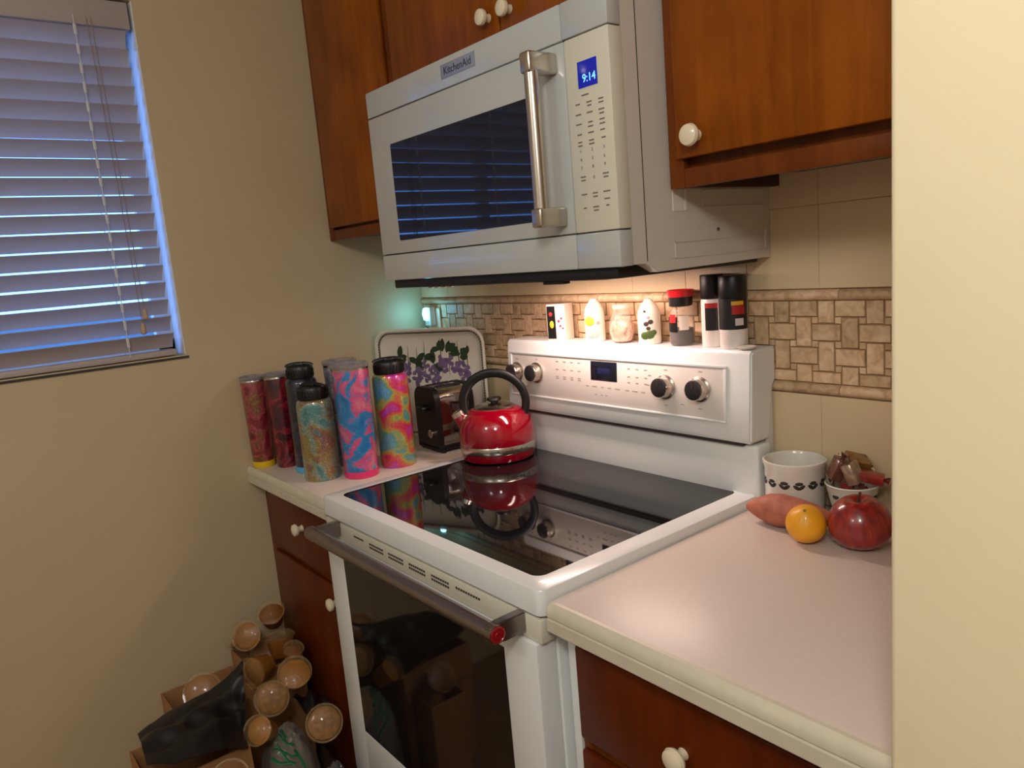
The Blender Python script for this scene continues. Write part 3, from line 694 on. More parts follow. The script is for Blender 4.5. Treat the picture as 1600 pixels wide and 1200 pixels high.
for k in range(9):
    x = -.118 + k * .030 + rnd.uniform(-.005, .005); y = .075 + rnd.uniform(-.02, .03)
    bm = bmesh.new(); blade(bm, x, y - .085, .10 + rnd.uniform(0, .03), .0014, math.pi / 2 + rnd.uniform(-.06, .06)); tray_part('printed_stem', bm, STEMG, TR)
    bm = bmesh.new()
    for q in range(rnd.choice((3, 4))): blade(bm, x + rnd.uniform(-.006, .006), y - .01 + q * .004, rnd.uniform(.026, .042), rnd.uniform(.007, .011), rnd.choice((rnd.uniform(-.5, .5), math.pi + rnd.uniform(-.6, .4), rnd.uniform(.6, 2.2))), .0012 + q * .0002)
    tray_part('printed_leaf', bm, LEAFG, TR)
    bm = bmesh.new()
    for q in range(14): blade(bm, x + rnd.uniform(-.012, .012), y - .048 + rnd.uniform(-.026, .026), .017, .0065, rnd.uniform(0, 6.28), .0008 + q * .00007)
    tray_part('printed_flower', bm, PURP, TR)

# ------------------------------------------------------------------ toaster
TO = thing('toaster', 'chrome and black toaster between the tray and the red kettle', 'toaster', (-.198, -.166, .9102), math.radians(-4))
tw, tl, th = .118, .125, .183
def arch(w_, h_, r_, z0=0):
    return [(-w_ / 2, z0), (-w_ / 2, h_ - r_)] + [(-w_ / 2 + r_ - r_ * math.cos(a), h_ - r_ + r_ * math.sin(a)) for a in [math.radians(q) for q in range(15, 91, 15)]] + [(w_ / 2 - r_ + r_ * math.sin(a), h_ - r_ + r_ * math.cos(a)) for a in [math.radians(q) for q in range(0, 91, 15)]] + [(w_ / 2, z0)]
bm = bmesh.new(); prism(bm, arch(tw, th, .035, .016), 'y', -tl / 2 + .016, tl / 2 - .016); mk('chrome_shell', bm, CHROME, TO)
for s in (-1, 1):
    bm = bmesh.new(); prism(bm, arch(tw + .004, th + .002, .036, .010), 'y', s * tl / 2, s * (tl / 2 - .017)); mk('end_cap', bm, BLACK, TO)
bm = bmesh.new(); box(bm, -tw / 2 - .003, tw / 2 + .003, -tl / 2, tl / 2, .006, .022, .003); mk('base', bm, BLACK, TO)
for s in (-1, 1):
    bm = bmesh.new(); box(bm, s * .026 - .011, s * .026 + .011, -tl / 2 + .025, tl / 2 - .025, th - .008, th + .0012, .001); mk('slot', bm, BLACKM, TO)
    for q in (-1, 1):
        bm = bmesh.new(); lathe(bm, [(.008, 0), (.008, .008)], 12, s * .055, q * (tl / 2 - .015)); mk('foot', bm, BLACK, TO)
bm = bmesh.new(); box(bm, -.020, .020, -tl / 2 - .022, -tl / 2 + .001, .118, .131, .004); mk('lever', bm, BLACK, TO)
bm = bmesh.new(); lathe(bm, [(.012, 0), (.012, .008), (.010, .010), (0, .010)], 20); xform(bm, Matrix.Translation((.03, -tl / 2, .055)) @ Matrix.Rotation(math.pi / 2, 4, 'X')); mk('dial', bm, STEEL, TO)

# ------------------------------------------------------------------ kettle
KT = thing('kettle', 'glossy red kettle with black loop handle on the cooktop', 'kettle', (.066, -.184, .9287), math.radians(15))
RED = M('red_enamel', c(142, 0, 26), .12, coat=.8)
bm = bmesh.new(); lathe(bm, [(.082, .0), (.092, .002), (.0955, .010), (.0970, .020), (.0975, .0225)], 64); mk('base_ring', bm, RED, KT)
bm = bmesh.new(); lathe(bm, [(.0978, .0222), (.0988, .024), (.0988, .040), (.0978, .042)], 64, cap0=False, cap1=False); BN = mk('steel_band', bm, STEEL, KT)
bm = bmesh.new(); lathe(bm, [(.0975, .0415), (.0985, .048), (.0985, .062), (.0965, .080), (.0915, .097), (.083, .111), (.071, .122), (.058, .1285), (.052, .1300), (.048, .1300)], 64, cap0=False); mk('body', bm, RED, KT)
bm = bmesh.new(); lathe(bm, [(.053, .1292), (.0535, .1315), (.050, .1335), (.040, .1370), (.022, .1400), (0, .141)], 48); LD = mk('lid', bm, STEEL, KT)
bm = bmesh.new(); lathe(bm, [(.010, .138), (.009, .143), (.017, .146), (.020, .149), (.018, .154), (0, .1555)], 28); mk('lid_knob', bm, BLACK, LD)
# spout towards the left, with whistle cap under the handle
a0 = math.radians(205)
def pol(r, z, a=a0): return (r * math.cos(a), r * math.sin(a), z)
bm = bmesh.new(); tube(bm, [pol(.066, .078), pol(.082, .092), pol(.092, .104), pol(.096, .111)], [.028, .0235, .019, .0175], 24); mk('spout', bm, RED, KT)
bm = bmesh.new(); tube(bm, [pol(.0955, .109), pol(.101, .119), pol(.103, .1225)], [.0185, .0185, .013], 24); mk('spout_cap', bm, STEEL, KT)
hp = []; hr = []
for k in range(25):
    t = k / 24; a = math.radians(-28 + 236 * t); hp.append(Vector((.083 * math.cos(a) * math.cos(a0 - math.pi), .083 * math.cos(a) * math.sin(a0 - math.pi), (.142 + .076 * math.sin(a))))); hr.append(.0098 + .0012 * math.sin(math.pi * t))
bm = bmesh.new(); tube(bm, hp, hr, 18, squash=(.8, 1.15)); HK = mk('handle', bm, BLACK, KT)
for p_ in (hp[0], hp[-1]):
    bm = bmesh.new(); tube(bm, [p_ + Vector((0, 0, .006)), Vector((p_.x * .97, p_.y * .97, .092))], [.0085, .0095], 14); mk('handle_bracket', bm, STEEL, KT)
text_mat = M('band_lettering', c(84, 74, 66), .4, metal=.6)
# band lettering follows the curve of the steel band
for i, ch in enumerate('KitchenAid'):
    a = math.radians(-52 + i * 5.2) ; R_ = .0990
    cu = bpy.data.curves.new('l', 'FONT'); cu.body = ch; cu.size = .011; cu.align_x = 'CENTER'; cu.align_y = 'CENTER'; cu.extrude = .0002
    t_ = bpy.data.objects.new('l', cu); COL.objects.link(t_); me = bpy.data.meshes.new_from_object(t_.evaluated_get(bpy.context.evaluated_depsgraph_get())); bpy.data.objects.remove(t_)
    bm = bmesh.new(); bm.from_mesh(me); xform(bm, Matrix.Rotation(a, 4, 'Z') @ Matrix.Translation((R_, 0, .032)) @ Matrix.Rotation(math.pi / 2, 4, 'Z') @ Matrix.Rotation(math.pi / 2, 4, 'X')); mk('letter', bm, text_mat, BN, flat=True)

# ------------------------------------------------------------------ shelf items along the console top (z of the top at mid depth)
ZT = 1.2183; YI = -.040
GRP = None
# 1 carton with black side
t = thing('salt_carton', 'small white carton with black side at the left end of the console top', 'carton', (.182, YI, ZT), math.radians(18))
bm = bmesh.new(); box(bm, -.026, .026, -.022, .022, 0, .090, .001); mk('carton_body', bm, M('white_carton', c(236, 226, 214), .5), t)
bm = bmesh.new(); box(bm, -.0245, -.001, -.0224, -.0215, .004, .086); mk('black_panel', bm, M('black_carton_print', c(20, 20, 22), .4), t)
FLW = M('red_flower_print', c(190, 50, 50), .5); YLW = M('yellow_print', c(224, 196, 60), .5); GRN = M('green_print', c(70, 92, 40), .5); GRYB = M('grey_blue_print', c(150, 176, 172), .5)
def dot(parent, name, mat, x, y, z, r, sx=1, sz=1, ax='y'):
    bm = bmesh.new(); bmesh.ops.create_uvsphere(bm, u_segments=10, v_segments=6, radius=r); xform(bm, Matrix.Translation((x, y, z)) @ Matrix.Diagonal((sx, .12, sz, 1))); return mk(name, bm, mat, parent)
for x, z, r_ in ((.008, .048, .0035), (.016, .055, .003), (.012, .036, .003), (.019, .030, .0025)): dot(t, 'printed_flower', FLW, x, -.0222, z, r_)
dot(t, 'printed_mark', YLW, -.012, -.0224, .040, .008, .8, 1.2); dot(t, 'printed_mark', FLW, -.014, -.0224, .066, .0055)
# 2 and 4: white ceramic shaker bottles
CERW = M('white_ceramic', c(238, 230, 214), .22, coat=.5)
def shaker(label, x, spots, h=.102, r=.0245):
    t = thing('ceramic_shaker', label, 'shaker', (x, YI, ZT), math.radians(-35), 'white ceramic shakers on the console')
    bm = bmesh.new(); lathe(bm, [(r * .93, 0), (r, .003), (r, h * .62), (r * .93, h * .74), (r * .72, h * .86), (r * .42, h * .94), (r * .38, h * .97), (r * .25, h), (0, h)], 36); mk('body', bm, CERW, t)
    for (a, z, rr, mat) in spots:
        aa = math.radians(a); bm = bmesh.new(); bmesh.ops.create_uvsphere(bm, u_segments=10, v_segments=6, radius=rr)
        xform(bm, Matrix.Rotation(aa, 4, 'Z') @ Matrix.Translation((r - .0001, 0, z)) @ Matrix.Diagonal((.12, 1, .9, 1))); mk('painted_spot', bm, mat, t)
    for q in range(3): 
        bm = bmesh.new(); bmesh.ops.create_uvsphere(bm, u_segments=8, v_segments=5, radius=.0011, matrix=Matrix.Translation((.004 * math.cos(q * 2.1), .004 * math.sin(q * 2.1), h))); mk('pour_hole', bm, BLACK, t)
DKF = M('dark_flower_print', c(70, 54, 52), .5); PKF = M('mauve_flower_print', c(196, 160, 150), .5)
shaker('white ceramic shaker painted with a yellow flower, right of the carton', .305, [(-40, .050, .013, YLW), (-12, .018, .011, GRYB), (-34, .014, .008, GRYB), (8, .045, .005, PKF), (-30, .082, .003, GRYB)])
shaker('white ceramic shaker painted with dark flowers and green leaves', .476, [(-38, .020, .010, GRN), (-14, .022, .011, GRN), (6, .026, .007, GRN), (-30, .046, .006, DKF), (-8, .050, .006, DKF), (-20, .036, .005, DKF), (-18, .060, .004, PKF), (-36, .074, .003, DKF)], .100, .0255)
# 3 clear jar with mottled pink-brown contents
t = thing('glass_jar', 'round clear jar of mottled pink-brown contents between the white shakers', 'jar', (.392, YI, ZT), math.radians(-30))
MOT = swirl('mottled_pink_brown', [(.3, c(110, 74, 58)), (.45, c(206, 150, 122)), (.6, c(226, 180, 150)), (.75, c(140, 98, 78))], 60, .8, .1)
bm = bmesh.new(); lathe(bm, [(.020, .001), (.030, .006), (.036, .020), (.0365, .036), (.030, .050), (.0, .053)], 36); xform(bm, Matrix.Diagonal((1, .75, 1, 1)))
for v in bm.verts: v.co += v.co.normalized() * .0025 * noise.noise(v.co * 120)
mk('contents', bm, MOT, t)
bm = bmesh.new(); lathe(bm, [(.022, 0), (.032, .004), (.038, .020), (.0385, .038), (.034, .054), (.026, .064), (.0235, .070), (.0235, .076), (.025, .078), (.0235, .080)], 36, cap1=False); xform(bm, Matrix.Diagonal((1, .75, 1, 1))); mk('glass_body', bm, M('thin_clear_glass', (.9, .86, .82, 1), .05, alpha=.13), t)
bm = bmesh.new(); lathe(bm, [(.0255, .078), (.026, .084), (.022, .088), (0, .089)], 30); xform(bm, Matrix.Diagonal((1, .75, 1, 1))); mk('glass_lid', bm, M('thin_clear_lid', (.8, .8, .78, 1), .08, alpha=.3), t)
# 5 jar with red cap
t = thing('pepper_jar', 'glass pepper jar with flared red and black cap', 'jar', (.566, YI, ZT))
bm = bmesh.new(); lathe(bm, [(.024, 0), (.0265, .003), (.0265, .062), (.022, .072), (.019, .076), (.019, .082)], 36); mk('glass_body', bm, M('clear_jar_glass', (.85, .8, .75, 1), .05, alpha=.14), t)
bm = bmesh.new(); lathe(bm, [(.0225, .002), (.0245, .004), (.0245, .036), (0, .036)], 32); mk('peppercorns', bm, M('peppercorns', c(34, 23, 17), .7, var=.7, vscale=260), t)
def band(bm, r, z0, z1, a0, a1, n=14):
    A = [[bm.verts.new((r * math.cos(math.radians(a0 + (a1 - a0) * k / n)), r * math.sin(math.radians(a0 + (a1 - a0) * k / n)), z)) for k in range(n + 1)] for z in (z0, z1)]
    for k in range(n): bm.faces.new((A[0][k], A[0][k + 1], A[1][k + 1], A[1][k]))
    return bm
mk('black_label', band(bmesh.new(), .0268, .030, .062, -130, -70), BLACK, t); mk('red_label', band(bmesh.new(), .0270, .050, .068, -115, -78), M('red_label', c(196, 30, 36), .5), t); mk('white_label', band(bmesh.new(), .0270, .034, .064, -62, -18), M('white_label', c(232, 220, 206), .5), t)
bm = bmesh.new(); lathe(bm, [(.021, .083), (.0245, .084), (.0255, .104), (.0, .104)], 36); cp = mk('cap', bm, BLACK, t)
bm = bmesh.new(); lathe(bm, [(.0257, .1035), (.0262, .106), (.0285, .117), (.0265, .118), (.018, .113), (0, .112)], 36); mk('cap_top', bm, M('red_cap', c(206, 26, 36), .35), cp)
# 6, 7 tall spice containers
def spice(label, x, y, h, r, cap_h, stripes, rz=0):
    t = thing('spice_container', label, 'spice jar', (x, y, ZT), rz, 'tall black-capped spice containers')
    bm = bmesh.new(); lathe(bm, [(r * .95, 0), (r, .003), (r, h - cap_h - .004), (r * .92, h - cap_h)], 36); mk('body', bm, M('white_spice_plastic', c(230, 220, 212), .35), t)
    bm = bmesh.new(); lathe(bm, [(r * .97, h - cap_h - .001), (r * 1.02, h - cap_h + .002), (r * 1.02, h - .003), (r * .97, h), (0, h)], 36); mk('cap', bm, BLACK, t)
    for z0, z1, a0, a1, mat in stripes: mk('label', band(bmesh.new(), r * 1.006, z0, z1, a0, a1, 20), mat, t)
    return t
RL = M('dark_red_label', c(176, 30, 32), .45); BK = M('black_label', c(22, 20, 22), .4); YR = M('yellow_label', c(226, 170, 40), .45); SILV = M('pale_label', c(214, 204, 200), .45)
spice('slim black-capped spice container with a red label band, left of the wider one', .643, -.034, .147, .0235, .048, [(.034, .080, -95, -28, BK), (.080, .090, -95, -28, RL)])
tk = spice('wide black-capped spice container with red and yellow label at the right end', .697, -.041, .144, .0275, .044, [(.038, .099, -150, 20, BK)])
mk('label', band(bmesh.new(), .0280, .086, .094, -62, -10), YR, tk); mk('label', band(bmesh.new(), .0281, .068, .085, -60, -6), RL, tk)
mk('label', band(bmesh.new(), .0281, .046, .060, -48, -12), SILV, tk)
t = thing('spoon_rest', 'thin white dish in front of the wide spice container', 'dish', (.7395, -.063, ZT))
bm = bmesh.new(); lathe(bm, [(.009, 0), (.015, .002), (.0190, .006), (.0182, .0066), (.013, .004), (0, .0035)], 30); mk('dish_body', bm, CERW, t)

# ------------------------------------------------------------------ right counter
ZC = .9102
CROCK = M('white_crockery', c(220, 216, 204), .2, coat=.5)
DKL = M('dark_leaf_print', c(44, 46, 44), .5)
t = thing('crock', 'white ceramic crock with dark leaf pattern against the backsplash', 'crock', (.836, -.062, ZC))
bm = bmesh.new(); lathe(bm, [(.044, 0), (.051, .004), (.054, .02), (.0545, .090), (.0575, .098), (.0575, .103), (.0545, .104), (.051, .098), (.050, .012), (0, .010)], 48); mk('crock_body', bm, CROCK, t)
for k in range(13):
    bm = bmesh.new()
    for q in range(3):
        aa = 2 * math.pi * (k + q * .16) / 13; bmesh.ops.create_uvsphere(bm, u_segments=8, v_segments=5, radius=1, matrix=Matrix.Rotation(aa, 4, 'Z') @ Matrix.Translation((.0543, 0, .062 + .007 * (q % 2))) @ Matrix.Rotation(.6 * (q - 1), 4, 'X') @ Matrix.Diagonal((.0008, .0075, .0035, 1)))
    mk('leaf_print', bm, DKL, t)
t = thing('candy_bowl', 'small white bowl holding wrapped sweets beside the crock', 'bowl', (.943, -.052, ZC))
bm = bmesh.new(); lathe(bm, [(.026, 0), (.028, .006), (.038, .040), (.0445, .068), (.0465, .072), (.0445, .0735), (.041, .068), (.034, .042), (.022, .012), (0, .010)], 44); mk('bowl_body', bm, CROCK, t)
for k in range(7):
    aa = 2 * math.pi * k / 7; bm = bmesh.new(); bmesh.ops.create_uvsphere(bm, u_segments=8, v_segments=5, radius=1, matrix=Matrix.Rotation(aa, 4, 'Z') @ Matrix.Translation((.0415, 0, .055)) @ Matrix.Rotation(-.28, 4, 'Y') @ Matrix.Diagonal((.0008, .007, .0045, 1))); mk('leaf_print', bm, DKL, t)
# sweets: twisted wrapper, each with its crimped ends
WR = [M('brown_wrapper', c(96, 58, 44), .25, coat=.4, var=.3, vscale=80), M('silver_wrapper', c(170, 150, 130), .2, metal=.6, var=.3, vscale=90), M('red_wrapper', c(150, 50, 44), .3, coat=.4, var=.3, vscale=80), M('gold_wrapper', c(150, 110, 60), .25, metal=.4, var=.3, vscale=80)]
def sweet(label, loc, rot, ln, wd, th_, mat):
    t = thing('wrapped_sweet', label, 'sweet', loc, 0, 'wrapped sweets in the white bowl', rot=rot)
    bm = bmesh.new(); box(bm, -ln / 2, ln / 2, -wd / 2, wd / 2, -th_ / 2, th_ / 2, min(th_, wd) * .12, 2)
    for v in bm.verts: v.co += Vector((noise.noise(v.co * 200 + Vector(loc) * 50), noise.noise(v.co * 190 + Vector(loc) * 70), noise.noise(v.co * 210))) * .0016
    mk('sweet_body', bm, mat, t)
    for s in (-1, 1):
        bm = bmesh.new(); A = []
        n = 9
        for q, sc_ in ((0, .35), (1, 1.0)):
            A.append([bm.verts.new((s * (ln / 2 - .001 + q * .010), (k / (n - 1) - .5) * wd * sc_, .0022 * (1 if k % 2 else -1) * sc_)) for k in range(n)])
        for k in range(n - 1): bm.faces.new((A[0][k], A[0][k + 1], A[1][k + 1], A[1][k]))
        bmesh.ops.solidify(bm, geom=list(bm.faces), thickness=.0005); mk('wrapper_end', bm, mat, t)
sweet('brown wrapped sweet leaning up at the left of the bowl', (.923, -.064, ZC + .098), (.3, -1.15, .5), .040, .032, .020, WR[0])
sweet('silvery wrapped sweet upright in the middle of the bowl', (.953, -.070, ZC + .097), (.2, 1.2, .3), .038, .032, .020, WR[1])
sweet('brown and gold wrapped sweet at the back of the bowl', (.940, -.030, ZC + .106), (.4, .3, .9), .042, .032, .020, WR[3])
sweet('red wrapped sweet lying over the right rim of the bowl', (.977, -.050, ZC + .088), (.1, .15, .35), .042, .026, .016, WR[2])
sweet('dark red wrapped sweet low in the bowl under the others', (.943, -.050, ZC + .062), (.0, .1, 1.4), .034, .026, .018, WR[2])
t = thing('bowl', 'white bowl half hidden behind the wall end and the apple', 'bowl', (1.056, -.040, ZC))
bm = bmesh.new(); lathe(bm, [(.022, 0), (.024, .006), (.030, .045), (.0355, .086), (.0365, .089), (.0345, .090), (.030, .082), (.022, .03), (0, .02)], 40); mk('bowl_body', bm, CROCK, t)
mk('rim_line', lathe(bmesh.new(), [(.0335, .074), (.0340, .077)], 40, cap0=False, cap1=False), DKL, t)
# sweet potato
def potato(name, label, cat, loc, ln, r, rz, mat, seed, tip=.75, bend=.008):
    bm = bmesh.new(); n, m_ = 28, 22; rings = []
    for i in range(n + 1):
        t = i / n; x = (t - .5) * ln; rr = r * (max(0, math.sin(math.pi * (t * .96 + .02))) ** tip) * (1 + .12 * math.sin(t * 5 + seed))
        y = bend * math.sin(math.pi * t * 1.3 + seed)
        rings.append([bm.verts.new(Vector((x, y + rr * math.cos(2 * math.pi * k / m_), rr * .96 * math.sin(2 * math.pi * k / m_))) * 1) for k in range(m_)])
    for A, B in zip(rings[:-1], rings[1:]):
        for k in range(m_): bm.faces.new((A[k], A[(k + 1) % m_], B[(k + 1) % m_], B[k]))
    bm.faces.new(rings[0][::-1]); bm.faces.new(rings[-1])
    for v in bm.verts: v.co *= 1 + .05 * noise.noise(v.co * 45 + Vector((seed, 0, 0)))
    z0 = min(v.co.z for v in bm.verts)
    o = mk(name, bm, mat); o.location = (loc[0], loc[1], loc[2] - z0); o.rotation_euler = (0, 0, rz)
    return tag(o, label, cat)
SP = M('sweet_potato_skin', c(176, 104, 80), .6, var=.25, vscale=40, bump=.5, bscale=120)
potato('sweet_potato', 'long reddish sweet potato lying behind the yellow lemon', 'sweet potato', (.872, -.144, ZC), .150, .0325, math.radians(22), SP, 1.3)
potato('sweet_potato', 'smaller sweet potato showing behind the apple at the wall end', 'sweet potato', (1.084, -.090, ZC), .105, .025, math.radians(8), SP, 4.1, .6)
# lemon
def lemonbm(r):
    bm = bmesh.new(); bmesh.ops.create_uvsphere(bm, u_segments=36, v_segments=24, radius=r)
    for v in bm.verts:
        t = v.co.z / r; v.co.z *= .96
        if abs(t) > .9: v.co.z += math.copysign((abs(t) - .9) * .03, t)
    return bm
o = mk('lemon', lemonbm(.0335), M('lemon_peel', c(236, 164, 22), .42, var=.06, vscale=30, bump=.35, bscale=260, coat=.15)); o.location = (.932, -.189, ZC + .0325); o.rotation_euler = (.5, .25, 0)
z = min((o.rotation_euler.to_matrix() @ v.co).z for v in o.data.vertices); o.location.z = ZC - z
tag(o, 'round yellow lemon at the front of the produce', 'lemon')
bm = bmesh.new(); lathe(bm, [(.0035, 0), (.0028, .0012), (0, .0014)], 10); s_ = mk('stem_scar', bm, M('stem_scar', c(120, 110, 50), .7), o); s_.location = (0, 0, .0340)
# apple
def applemat():
    m, nt, b = newmat('apple_skin'); v = coords(nt, (30, 30, 6)); n = node(nt, 'ShaderNodeTexNoise'); n.inputs['Scale'].default_value = 3; n.inputs['Detail'].default_value = 4; nt.links.new(v, n.inputs[0])
    v2 = coords(nt); n2 = node(nt, 'ShaderNodeTexNoise'); n2.inputs['Scale'].default_value = 14; nt.links.new(v2, n2.inputs[0])
    c1 = ramp(nt, n.outputs['Fac'], [(.3, c(104, 22, 22)), (.6, c(150, 40, 34)), (.8, c(186, 92, 60))])
    c2 = ramp(nt, n2.outputs['Fac'], [(.45, (1, 1, 1, 1)), (.75, (1.35, 1.5, 1.4, 1))])
    mx = node(nt, 'ShaderNodeMix', data_type='RGBA', blend_type='MULTIPLY'); mx.inputs[0].default_value = .7
    nt.links.new(c1, mx.inputs[6]); nt.links.new(c2, mx.inputs[7]); nt.links.new(mx.outputs[2], b.inputs['Base Color']); b.inputs['Roughness'].default_value = .25; b.inputs['Coat Weight'].default_value = .4; return m
t = thing('apple', 'large red apple at the right beside the wall end', 'apple', (1.0095, -.149, ZC + .0016), rot=(math.radians(4), math.radians(-3), 0))
bm = bmesh.new(); R = .0505; prof = []
for k in range(33):
    a = math.pi * k / 32; rr = R * math.sin(a) * (1.0 + .10 * math.cos(a)) ; zz = -R * .92 * math.cos(a)
    zz -= .016 * math.exp(-(rr / .014) ** 2) * (1 if a > math.pi / 2 else -.55); prof.append((max(rr, 0), zz))
prof[0] = (0, prof[0][1]); prof[-1] = (0, prof[-1][1]); z0 = min(q[1] for q in prof)
lathe(bm, [(a, b - z0) for a, b in prof], 44); mk('apple_flesh', bm, applemat(), t)
bm = bmesh.new(); tube(bm, [(0, 0, .070), (.001, 0, .083), (.005, .001, .093)], [.0022, .0018, .0024], 8); mk('stem', bm, M('apple_stem', c(74, 52, 30), .8), t)

# ------------------------------------------------------------------ heap in the left corner: boxes, bags, cups
CARD = M('cardboard', c(160, 112, 68), .85, var=.08, vscale=25)
def carton(label, x0, x1, y0, y1, z1, flaps):
    t = thing('cardboard_box', label, 'box', ((x0 + x1) / 2, (y0 + y1) / 2, 0))
    e = .004
    for a in ((x0, x1, y0, y0 + e), (x0, x1, y1 - e, y1), (x0, x0 + e, y0 + e, y1 - e), (x1 - e, x1, y0 + e, y1 - e)): wbox('side_panel', t, *a, .004, z1, CARD, .0008)
    wbox('bottom_panel', t, x0, x1, y0, y1, 0, .004, CARD, 0)
    for side, tilt_ in flaps:
        ln = .085
        if side == 'x1': bm = box(bmesh.new(), 0, ln, -(y1 - y0) / 2, (y1 - y0) / 2, -e / 2, e / 2); Mx = Matrix.Translation((x1, (y0 + y1) / 2, z1)) @ Matrix.Rotation(tilt_, 4, 'Y')
        if side == 'y0': bm = box(bmesh.new(), -(x1 - x0) / 2, (x1 - x0) / 2, -ln, 0, -e / 2, e / 2); Mx = Matrix.Translation(((x0 + x1) / 2, y0, z1)) @ Matrix.Rotation(tilt_, 4, 'X')
        if side == 'y1': bm = box(bmesh.new(), -(x1 - x0) / 2, (x1 - x0) / 2, 0, ln, -e / 2, e / 2); Mx = Matrix.Translation(((x0 + x1) / 2, y1, z1)) @ Matrix.Rotation(tilt_, 4, 'X')
        if side == 'x0': bm = box(bmesh.new(), -ln, 0, -(y1 - y0) / 2, (y1 - y0) / 2, -e / 2, e / 2); Mx = Matrix.Translation((x0, (y0 + y1) / 2, z1)) @ Matrix.Rotation(tilt_, 4, 'Y')
        xform(bm, Mx); mk('flap', bm, CARD, t, world=True)
    return t
carton('cardboard box against the left wall, one cup showing in its top', -.520, -.315, -.960, -.768, .350, ())
carton('cardboard box lowest in front, mostly hidden under the black bag', -.305, -.115, -1.085, -.862, .348, (('x1', 1.42),))
carton('low cardboard box at the bottom edge holding the orange-tan cup', -.100, -.004, -.990, -.880, .285, ())
carton('cardboard box wedged against the base cabinet under the cups', -.518, -.330, -.764, -.626, .398, ())
# black bag draped over the boxes
P_top = [(-.300, -1.062, .377), (-.300, -1.004, .399), (-.300, -.950, .408), (-.300, -.887, .414), (-.300, -.845, .430), (-.300, -.797, .462)]
P_bot = [(-.080, -1.085, .425), (-.075, -1.036, .405), (-.070, -.988, .400), (-.075, -.926, .385), (-.095, -.880, .350), (-.105, -.868, .340)]
def lerp_pts(P, t):
    f = t * (len(P) - 1); i = min(int(f), len(P) - 2); return Vector(P[i]).lerp(Vector(P[i + 1]), f - i)
def sheet(fn, nu, nv, th_):
    bm = bmesh.new(); G = [[bm.verts.new(fn(i / nu, j / nv)) for j in range(nv + 1)] for i in range(nu + 1)]
    for i in range(nu):
        for j in range(nv): bm.faces.new((G[i][j], G[i + 1][j], G[i + 1][j + 1], G[i][j + 1]))
    bmesh.ops.recalc_face_normals(bm, faces=bm.faces); bmesh.ops.solidify(bm, geom=list(bm.faces), thickness=th_); return bm
def bagfn(u, v):
    p = lerp_pts(P_top, u).lerp(lerp_pts(P_bot, u), v)
    fold = .016 * math.sin(v * 15 + u * 5 + 2 * noise.noise(Vector((u * 3, v * 2, 1)))) * (.35 + .65 * u) + .02 * noise.noise(Vector((u * 5, v * 5, 3)))
    p.z += fold * math.sin(math.pi * min(1, v * 1.1 + .05)) * .8 + .014 * math.sin(math.pi * v) + .006
    p.x += .01 * noise.noise(Vector((u * 6, v * 6, 8)))
    return p
BAGK = M('black_bag_plastic', c(20, 19, 20), .42, bump=.4, bscale=40)
t = thing('black_bag', 'crumpled black plastic bag spread over the boxes', 'bag', (-.2, -.94, .38)); mk('bag_sheet', sheet(bagfn, 44, 30, .002), BAGK, t, world=True)
bm = sheet(lambda u, v: Vector((-.225 + .055 * u + .01 * math.sin(v * 9), -.688 + .012 * math.sin(u * 7) + .055 * v - .012, .352 + .022 * math.sin(math.pi * u) + .012 * math.sin(v * 8) - .01 * v)), 14, 14, .002)
# lumpy carrier bags
def lump(loc, sx, sy, sz, seed, amp=.16, fr=3.2, sub=5):
    bm = bmesh.new(); bmesh.ops.create_icosphere(bm, subdivisions=sub, radius=1)
    for v in bm.verts:
        d = v.co.normalized(); n1 = noise.noise(d * fr + Vector((seed, 0, 0))); n2 = 1 - abs(noise.noise(d * fr * 2.3 + Vector((0, seed, 0)))) * 2
        k = 1 + amp * n1 + amp * .45 * n2
        q = d * k; q.z = max(q.z, -.62)
        v.co = Vector((loc[0] + q.x * sx, loc[1] + q.y * sy, loc[2] + (q.z + .62) * sz))
    return bm
bm.free()
CLEARBAG = M('grey_translucent_bag', c(140, 132, 120), .22, alpha=.6, bump=.25, bscale=18)
DGREY = M('dark_grey_bag', c(88, 84, 84), .28, alpha=.88, bump=.6, bscale=34)
t = t_bag = thing('carrier_bag', 'translucent grey carrier bag with green lettering', 'bag', (-.125, -.765, 0)); mk('bag_body', lump((-.148, -.765, 0.002), .086, .072, .200, 3.1, .11, 2.2), CLEARBAG, t, world=True)
GL = M('green_bag_print', c(20, 104, 64), .45)
t2 = thing('carrier_bag', 'dark grey knotted plastic bag against the oven door', 'bag', (-.075, -.70, 0)); mk('bag_body', lump((.004, -.712, 0.002), .044, .042, .165, 8.2, .15, 2.6), DGREY, t2, world=True)

# green print strokes on the carrier bag
for k, (y0, z0, y1, z1, wd) in enumerate(((-.812, .300, -.762, .282, .005), (-.800, .318, -.778, .262, .004), (-.785, .322, -.765, .300, .005), (-.812, .280, -.770, .262, .006), (-.765, .296, -.752, .250, .004), (-.800, .258, -.755, .240, .006), (-.785, .340, -.770, .318, .004))):
    bm = bmesh.new(); pts = []
    for q in range(9):
        u = q / 8; yy, zz = y0 + (y1 - y0) * u, z0 + (z1 - z0) * u + .004 * math.sin(u * 6 + k)
        # follow the bag surface outward (+x side)
        hit = None
        obj_ = [o for o in t_bag.children if o.name.startswith('bag_body')][0]
        ok, co, no, fi = obj_.ray_cast(Vector((.4, yy, zz)) - t_bag.location, Vector((-1, 0, 0)))
        if ok: pts.append(co + no * .0006)
    if len(pts) > 2: tube(bm, pts, wd * .9, 8, squash=(1, .35)); mk('printed_stroke', bm, GL, t_bag)
    else: bm.free()

